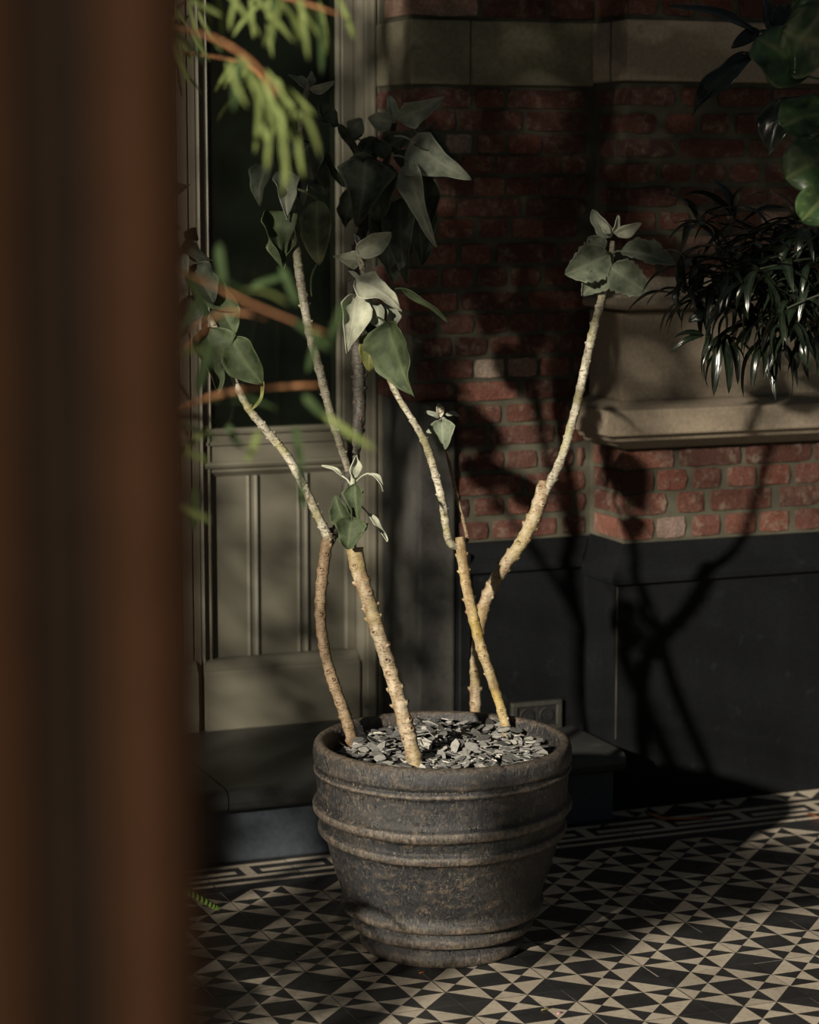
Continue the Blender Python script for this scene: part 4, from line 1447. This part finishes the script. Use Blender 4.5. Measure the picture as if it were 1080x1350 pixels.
def frond(P, parent, seed, wid=.05):
    q = crom([(p, .0022) for p in P], .008)
    v, f = tube_geo(q, 6)
    fr = link('frond', pmesh('frond', v, f, FERN, True), parent)
    V, Fc, VN = [], [], []
    n_ = len(q)
    for i in range(4, n_):
        t = i / n_
        p = q[i][0]
        tg = (q[min(i + 1, n_ - 1)][0] - q[i - 1][0]).normalized()
        side = tg.cross(Vector((0, 0, 1))).normalized()
        L = wid * (1 - t) ** .6 * min(1, t * 5) + .004
        for s in (-1, 1):
            d_ = (side * s * .85 + tg * .55 + Vector((0, 0, -.12))).normalized()
            lv, lf, vn = leaf_geo(L, .012, 'strap', .2, .05, nu=2, nt=5)
            m_ = frame(p, p + d_, 0, Vector((0, 0, 1)) - FW * .4)
            b = len(V)
            V += [m_ @ x for x in lv]; Fc += [[b + k for k in y] for y in lf]; VN += vn
    me = pmesh('pinna', V, Fc, FERN, True)
    set_vein(me, VN)
    link('pinna', me, fr)


root = Vector((fp.x, fp.y, .26))
frond([root, at(110, 1172, FR_D), at(195, 1158, FR_D), at(245, 1172, FR_D), at(286, 1196, FR_D)], fern, 1, .075)
frond([root, at(-20, 1150, FR_D - .1), at(-60, 1130, FR_D - .2), at(-110, 1160, FR_D - .3)], fern, 2)
frond([root, at(20, 1150, FR_D - .1), at(60, 1150, FR_D - .2), at(110, 1200, FR_D - .25)], fern, 3)
turned_pot('planter', (fp.x, fp.y, 0), [(.001, 0), (.07, 0), (.075, .01), (.095, .19), (.103, .195), (.103, .225), (.094, .225), (.09, .20)], TERRA, 'small terracotta planter of the fern, hidden behind the brown post')

# ------------------------------------------------------------------ dark strap-leaved plant on the right
ST_D = 5.35
bp = at(1200, 900, ST_D)
strap = empty('strap_leaf_plant', Vector((bp.x, bp.y, 0)), 'bushy plant with dark glossy strap leaves before the limestone ledge at right', 'plant')
rp = random.Random(55)
STEM_DK = mat_stone('dark_green_stem', (.008, .011, .006), (.014, .018, .01), .6, .2, sp=.2)
straps = [leaf_shared('leaf', rp.uniform(.095, .15), rp.uniform(.020, .028), 'strap', STRAP, .35, rp.uniform(.05, .28), .03, nu=4, nt=9, seed=i, twist=rp.uniform(-.5, .5)) for i in range(8)]


def whorl(cx, cy, D, n, down, frm, scale=1.0, seed=0):
    rnd = random.Random(seed)
    p = at(cx, cy, D)
    st = at(frm[0], frm[1], D + rnd.uniform(-.05, .1))
    midp = (p + st) / 2 + Vector((0, 0, .02))
    q = crom([(st, .0035), (midp, .003), (p, .0025)], .02)
    v, f = tube_geo(q, 6)
    br = link('stem', pmesh('stem', v, f, STEM_DK, True), strap)
    for k in range(n):
        a = 2 * math.pi * k / n + rnd.uniform(-.4, .4)
        out = RT * math.cos(a) + FW * math.sin(a) * .8
        d_ = (out * rnd.uniform(.35, 1.0) + Vector((0, 0, -down * .7 + rnd.uniform(-.8, .6)))).normalized()
        st_ = p + Vector((rnd.uniform(-.006, .006), rnd.uniform(-.006, .006), rnd.uniform(-.012, .012)))
        m_ = frame(st_, st_ + d_, rnd.uniform(-.5, .5), (Vector((0, 0, 1)) + out * .6))
        o = link('leaf', rnd.choice(straps), br)
        s_ = rnd.uniform(.65, 1.1) * scale
        o.matrix_local = m_ @ Matrix.Diagonal((rnd.uniform(.7, 1.1), s_, s_, 1))
    return br


ws = [(915, 350, 0, 7, .5), (945, 325, .1, 8, .3), (960, 360, -.05, 9, .6), (990, 330, 0, 9, .6), (1020, 300, .05, 8, .2), (1040, 345, -.05, 9, .7), (1070, 320, 0, 8, .5),
      (930, 395, .05, 7, .7), (975, 400, -.06, 9, .9), (1010, 375, -.1, 9, .8), (1050, 400, -.1, 9, .9), (1080, 380, -.05, 8, .8), (955, 440, .02, 5, 1.0), (1005, 425, -.03, 7, 1.1),
      (1045, 440, -.06, 7, 1.1), (1080, 430, 0, 7, 1.0), (925, 290, .15, 6, .1), (970, 290, .12, 7, .0), (1050, 285, .1, 7, .2), (900, 385, .08, 5, .4), (1000, 355, -.12, 9, .6), (1030, 410, -.14, 8, 1.0), (985, 365, .05, 8, .5), (1065, 355, -.1, 9, .8),
      (1000, 315, .0, 9, .5), (1060, 305, -.05, 8, .5), (970, 370, .08, 9, .8), (1035, 375, -.02, 9, .9), (1080, 350, .05, 9, .9), (940, 370, .0, 8, .7), (1060, 420, .06, 8, 1.0), (1020, 440, .05, 6, 1.1)]
for i, (x, y, dd, n, dn) in enumerate(ws):
    whorl(x, y, ST_D + dd, n + 2, dn, (1150, 250 + (i * 37) % 160), 1.12, 100 + i)
# the drooping leaves that stand out before the limestone
hb = whorl(958, 446, ST_D, 3, 1.2, (1060, 380), .8, 301)


def one(br, a, b, D, w_=1.0, roll=0, mi=0, mesh_=None):
    p, q = at(a[0], a[1], D), at(b[0], b[1], D)
    o = link('leaf', mesh_ or straps[mi], br)
    base_len = max((Vector(v.co)).y for v in (mesh_ or straps[mi]).vertices)
    s_ = (q - p).length / base_len
    o.matrix_local = frame(p, q, roll) @ Matrix.Diagonal((w_, s_, min(s_, 1), 1))


for k, (a, b, w_, rl) in enumerate((((950, 445), (941, 523), 1.0, .3), ((953, 445), (961, 520), 1.0, -.3), ((938, 440), (925, 472), .7, 0), ((945, 450), (935, 512), .45, 1.0), ((928, 441), (888, 446), .7, .5), ((930, 442), (883, 466), .7, .6),
                                    ((955, 450), (965, 485), .7, .4), ((1000, 455), (992, 515), .85, .2), ((1008, 452), (1017, 500), .4, 1.1), ((932, 410), (908, 425), 1.2, .2), ((1052, 445), (1068, 488), 1.0, .2), ((1035, 440), (1042, 478), .7, .5), ((890, 380), (893, 405), .6, .2))):
    one(hb, a, b, ST_D - .02, w_, rl, k % 8)

# ------------------------------------------------------------------ broad-leaved plant at top right
BR_D = 5.0
bq = at(1230, 700, BR_D)
broad = empty('broad_leaf_plant', Vector((bq.x, bq.y, 0)), 'plant with big round glossy veined leaves at the upper right edge', 'plant')
sp_pts = [(Vector((bq.x, bq.y, .3)), .016), (Vector((bq.x, bq.y, 1.0)), .014), (at(1190, 250, BR_D), .012), (at(1150, 100, BR_D), .010), (at(1120, -80, BR_D), .008)]
v, f = tube_geo(crom(sp_pts, .04), 10, .08)
bst = link('stem', pmesh('stem', v, f, BARK_DK, True), broad)


def bleaf(b, t, W, D, roll, shape='round', fold=.08, bend=.1, wave=.08, mat=BROAD, pet=None, dt=0):
    SEED[0] += 1
    base, tip = at(b[0], b[1], D), at(t[0], t[1], D + dt)
    L = (tip - base).length
    vs, fs, vein = leaf_geo(L, W / F_PX * D, shape, fold, bend, wave, .0, nu=12, nt=18, seed=SEED[0], lobe=.05)
    # veins: midrib and six side pairs
    vein = []
    for i in range(19):
        t_ = i / 18
        for k in range(13):
            u = abs(-1 + k / 6)
            sv = (t_ * 5 - u * 1.1) % 1
            vein.append(max(1.0 if u < .09 else 0, .6 if sv < .10 else 0))
    m_ = frame(base, tip, math.radians(roll))
    me = pmesh('leaf', [m_ @ q for q in vs], fs, mat, True)
    set_vein(me, vein)
    shell(me, .0006)
    bm = bmesh.new(); bm.from_mesh(me)
    p0 = at(pet[0], pet[1], D + .05) if pet else at(1150, b[1] + 20, D + .02)
    tv, tf = tube_geo(crom([(p0, .003), (base, .0025)], .02), 7)
    bv = [bm.verts.new(q) for q in tv]
    for f_ in tf: bm.faces.new([bv[i] for i in f_])
    for f_ in bm.faces: f_.smooth = True
    bm.to_mesh(me); bm.free()
    return link('leaf', me, broad)


bleaf((1062, 100), (997, 50), 98, BR_D, 20, fold=.1, bend=.12, wave=.10)
bleaf((1095, 60), (1030, 40), 100, BR_D - .03, -25, fold=.15, wave=.1)
bleaf((1095, 150), (1028, 168), 84, BR_D - .02, 40, fold=.05, wave=.06)
bleaf((1098, 196), (1036, 236), 78, BR_D - .05, -10, fold=.1, wave=.08)
bleaf((1098, 240), (1056, 292), 66, BR_D - .07, -25, fold=.1, wave=.1)
bleaf((1095, 20), (1060, -20), 80, BR_D, -20)
bleaf((1045, 40), (1018, 12), 44, BR_D + .1, 20, mat=STRAP)
bleaf((1035, 130), (1014, 205), 50, BR_D + .12, 30, 'ovate', mat=STRAP, pet=(1120, 120))
bleaf((998, 42), (880, 8), 26, BR_D + .12, 45, 'strap', .2, .08, .04, STRAP, pet=(1100, 40))
bleaf((1000, 40), (964, 64), 20, BR_D + .12, 10, 'ovate', .2, .08, .04, STRAP, pet=(1100, 40))
bleaf((992, 74), (913, 152), 40, BR_D + .12, 40, 'ovate', .25, .1, .12, STRAP, pet=(1100, 60))
bleaf((1012, 40), (1004, -10), 22, BR_D + .12, 40, 'ovate', .2, .1, .05, STRAP, pet=(1100, 60))
turned_pot('planter', (bq.x, bq.y, 0), [(.001, 0), (.13, 0), (.135, .01), (.17, .30), (.18, .305), (.18, .35), (.165, .35), (.16, .31)], POT, 'dark planter of the round-leaved plant, standing past the right edge')
st_me = [(Vector((bp.x, bp.y, .3)), .010), (Vector((bp.x, bp.y, .8)), .009), (Vector((bp.x - .01, bp.y, 1.2)), .008), (at(1150, 330, ST_D), .007), (at(1140, 250, ST_D), .005)]
v, f = tube_geo(crom(st_me, .04), 10, .08)
link('stem', pmesh('stem', v, f, BARK_DK, True), strap)

# ------------------------------------------------------------------ small things on the floor


def floor_leaf(name, pts, W, mat, label, cat, lift=.004):
    P = [onz(x, y, 0) for x, y in pts]
    q = [p for p, _ in crom([(p, 0) for p in P], .006)]
    vs, fs, vn = [], [], []
    n = len(q)
    for i, p in enumerate(q):
        t = i / (n - 1)
        tg = (q[min(i + 1, n - 1)] - q[max(i - 1, 0)]).normalized()
        sd_ = tg.cross(Vector((0, 0, 1)))
        hw = W / 2 * math.sin(math.pi * (.06 + .9 * t)) ** .6
        z = .0012 + lift * math.sin(math.pi * t)
        for u in (-1, 0, 1):
            vs.append(p + sd_ * u * hw + Vector((0, 0, z + abs(u) * W * .18))); vn.append(1 - abs(u))
    for i in range(n - 1):
        for k in range(2):
            a = i * 3 + k
            fs.append([a, a + 1, a + 4, a + 3])
    me = pmesh(name, vs, fs, mat, True)
    set_vein(me, vn)
    shell(me, .0005)
    return tag(link(name, me), label, cat)


floor_leaf('fallen_leaf', [(853, 1073), (872, 1081), (895, 1083), (920, 1081), (938, 1081)], .017, ORANGE, 'long orange fallen leaf lying on the border tiles by the pier', 'leaf')
floor_leaf('fallen_leaf', [(1064, 1073), (1078, 1079), (1100, 1084)], .015, ORANGE, 'orange fallen leaf cut by the right edge of the picture', 'leaf')
floor_leaf('fallen_petal', [(735, 1338), (741, 1335)], .006, mat_leaf('petal_pink', (.7, .25, .38), (.8, .35, .48), (.8, .4, .5)), 'tiny pink petal on a tile in front of the pot', 'petal', .001)
floor_leaf('fallen_leaf', [(714, 1333), (726, 1330)], .007, mat_leaf('scrap_straw', (.35, .28, .10), (.42, .34, .14), (.4, .35, .2)), 'tiny straw-coloured leaf scrap in front of the pot, lower right', 'leaf', .001)
floor_leaf('fallen_leaf', [(390, 1256), (398, 1258)], .008, mat_leaf('scrap_pale', (.30, .25, .16), (.36, .3, .2), (.3, .3, .2)), 'tiny pale leaf scrap on a black tile left of the pot', 'leaf', .001)
floor_leaf('fallen_leaf', [(553, 1284), (562, 1282)], .006, ORANGE, 'tiny orange leaf scrap at the front foot of the pot', 'leaf', .001)
floor_leaf('fallen_leaf', [(792, 1092), (803, 1090)], .012, mat_leaf('scrap_brown', (.04, .025, .015), (.06, .035, .02), (.05, .04, .03)), 'small brown curled leaf at the foot of the step', 'leaf', .006)

# ------------------------------------------------------------------ unseen tree added left of the frame, leaves shaped to shade chosen areas
DIRH = Vector((math.cos(AZ), math.sin(AZ), 0))
NRM = Vector((-math.sin(AZ), math.cos(AZ), 0))
TANE = math.tan(EL)


t = empty('added_shade_tree', NRM * 3.4 + DIRH * 1.4, 'unseen leafy tree added left of the frame to shade door, wall and floor', 'tree')
rnd = random.Random(71)


def crown(wc, s_c, z0, z1, halfw, dens, leaf, depth=.5, edge=.25, cut=None):
    """leaves filling a slab: wc across the sun's way, s_c along it"""
    V, Fc = [], []
    loc = NRM * wc + DIRH * s_c
    n = int(dens * 2 * halfw * (z1 - z0) / (leaf * leaf * .30))
    for _ in range(n):
        wv = rnd.uniform(-halfw, halfw); zz = rnd.uniform(z0, z1)
        if zz < z0 + edge and rnd.random() > (zz - z0) / edge: continue
        if cut and cut(wc + wv, zz): continue
        c = loc + NRM * wv + DIRH * rnd.uniform(-depth, depth) + Vector((0, 0, zz))
        a = Vector((rnd.gauss(0, 1), rnd.gauss(0, 1), rnd.gauss(0, 1))).normalized()
        b = Matrix.Rotation(rnd.uniform(0, 6.28), 3, a) @ a.orthogonal().normalized()
        L = leaf * rnd.uniform(.7, 1.3)
        k = len(V)
        cr = a.cross(b)
        V += [c - b * L * .5, c + cr * L * .28 - b * .1 * L, c + b * L * .5, c - cr * L * .28 - b * .1 * L]
        Fc.append([k, k + 1, k + 2, k + 3])
    tag(link('shade_foliage', pmesh('shade_foliage', V, Fc, NEEDLE_DK), t), kind='stuff')


def limb(P):
    v, f = tube_geo(crom([(NRM * a + DIRH * b + Vector((0, 0, c)), r) for a, b, c, r in P], .1), 10, .1)
    link('branch', pmesh('branch', v, f, BARK_DK, True), t)


limb([(3.4, 1.4, 0, .07), (3.42, 1.4, 1.2, .06), (3.38, 1.45, 2.4, .05), (3.4, 1.4, 3.8, .02)])
limb([(3.39, 1.45, 2.6, .035), (2.9, 1.5, 3.1, .03), (2.2, 1.4, 3.4, .02), (1.4, 1.3, 3.6, .01)])
limb([(3.42, 1.4, 1.2, .03), (3.7, 1.5, 1.8, .02), (4.1, 1.4, 2.4, .01)])
limb([(3.38, 1.42, 2.3, .03), (2.8, 1.9, 3.0, .02), (2.4, 1.9, 2.9, .012)])
crown(3.75, 1.4, .80, 3.6, .82, 1.9, .09, .5, .1, cut=lambda w_, z_: (w_ < 3.22 + .08 * math.sin(z_ * 9) and z_ > 1.45) or (w_ > 3.6 and z_ > 2.3 and rnd.random() < .8) or (w_ > 3.72 and z_ > 1.3 and rnd.random() < .5))
crown(2.28, 1.4, 2.50, 4.1, 1.03, 6.5, .09, .35, .28, cut=lambda w_, z_: z_ < 2.90 + .1 * math.sin(w_ * 21) and (2.30 < w_ < 2.64 or w_ > 3.03) and rnd.random() < (.55 if w_ < 2.7 else .85) or (w_ < 2.0 and z_ < 2.85))
crown(2.80, 1.4, .60, 1.2, .35, 3.4, .07, .25, .05, cut=lambda w_, z_: z_ > .98 + (w_ - 2.45) * .45)
crown(2.15, 1.4, 1.02, 1.47, .26, 5.5, .045, .06, .0, cut=lambda w_, z_: w_ < 1.96 + (1.30 - z_) * 1.65 + .02 * math.sin(z_ * 60) or w_ > 2.385)
crown(3.42, 1.4, 2.45, 3.6, .16, 2.2, .07, .3, .1)
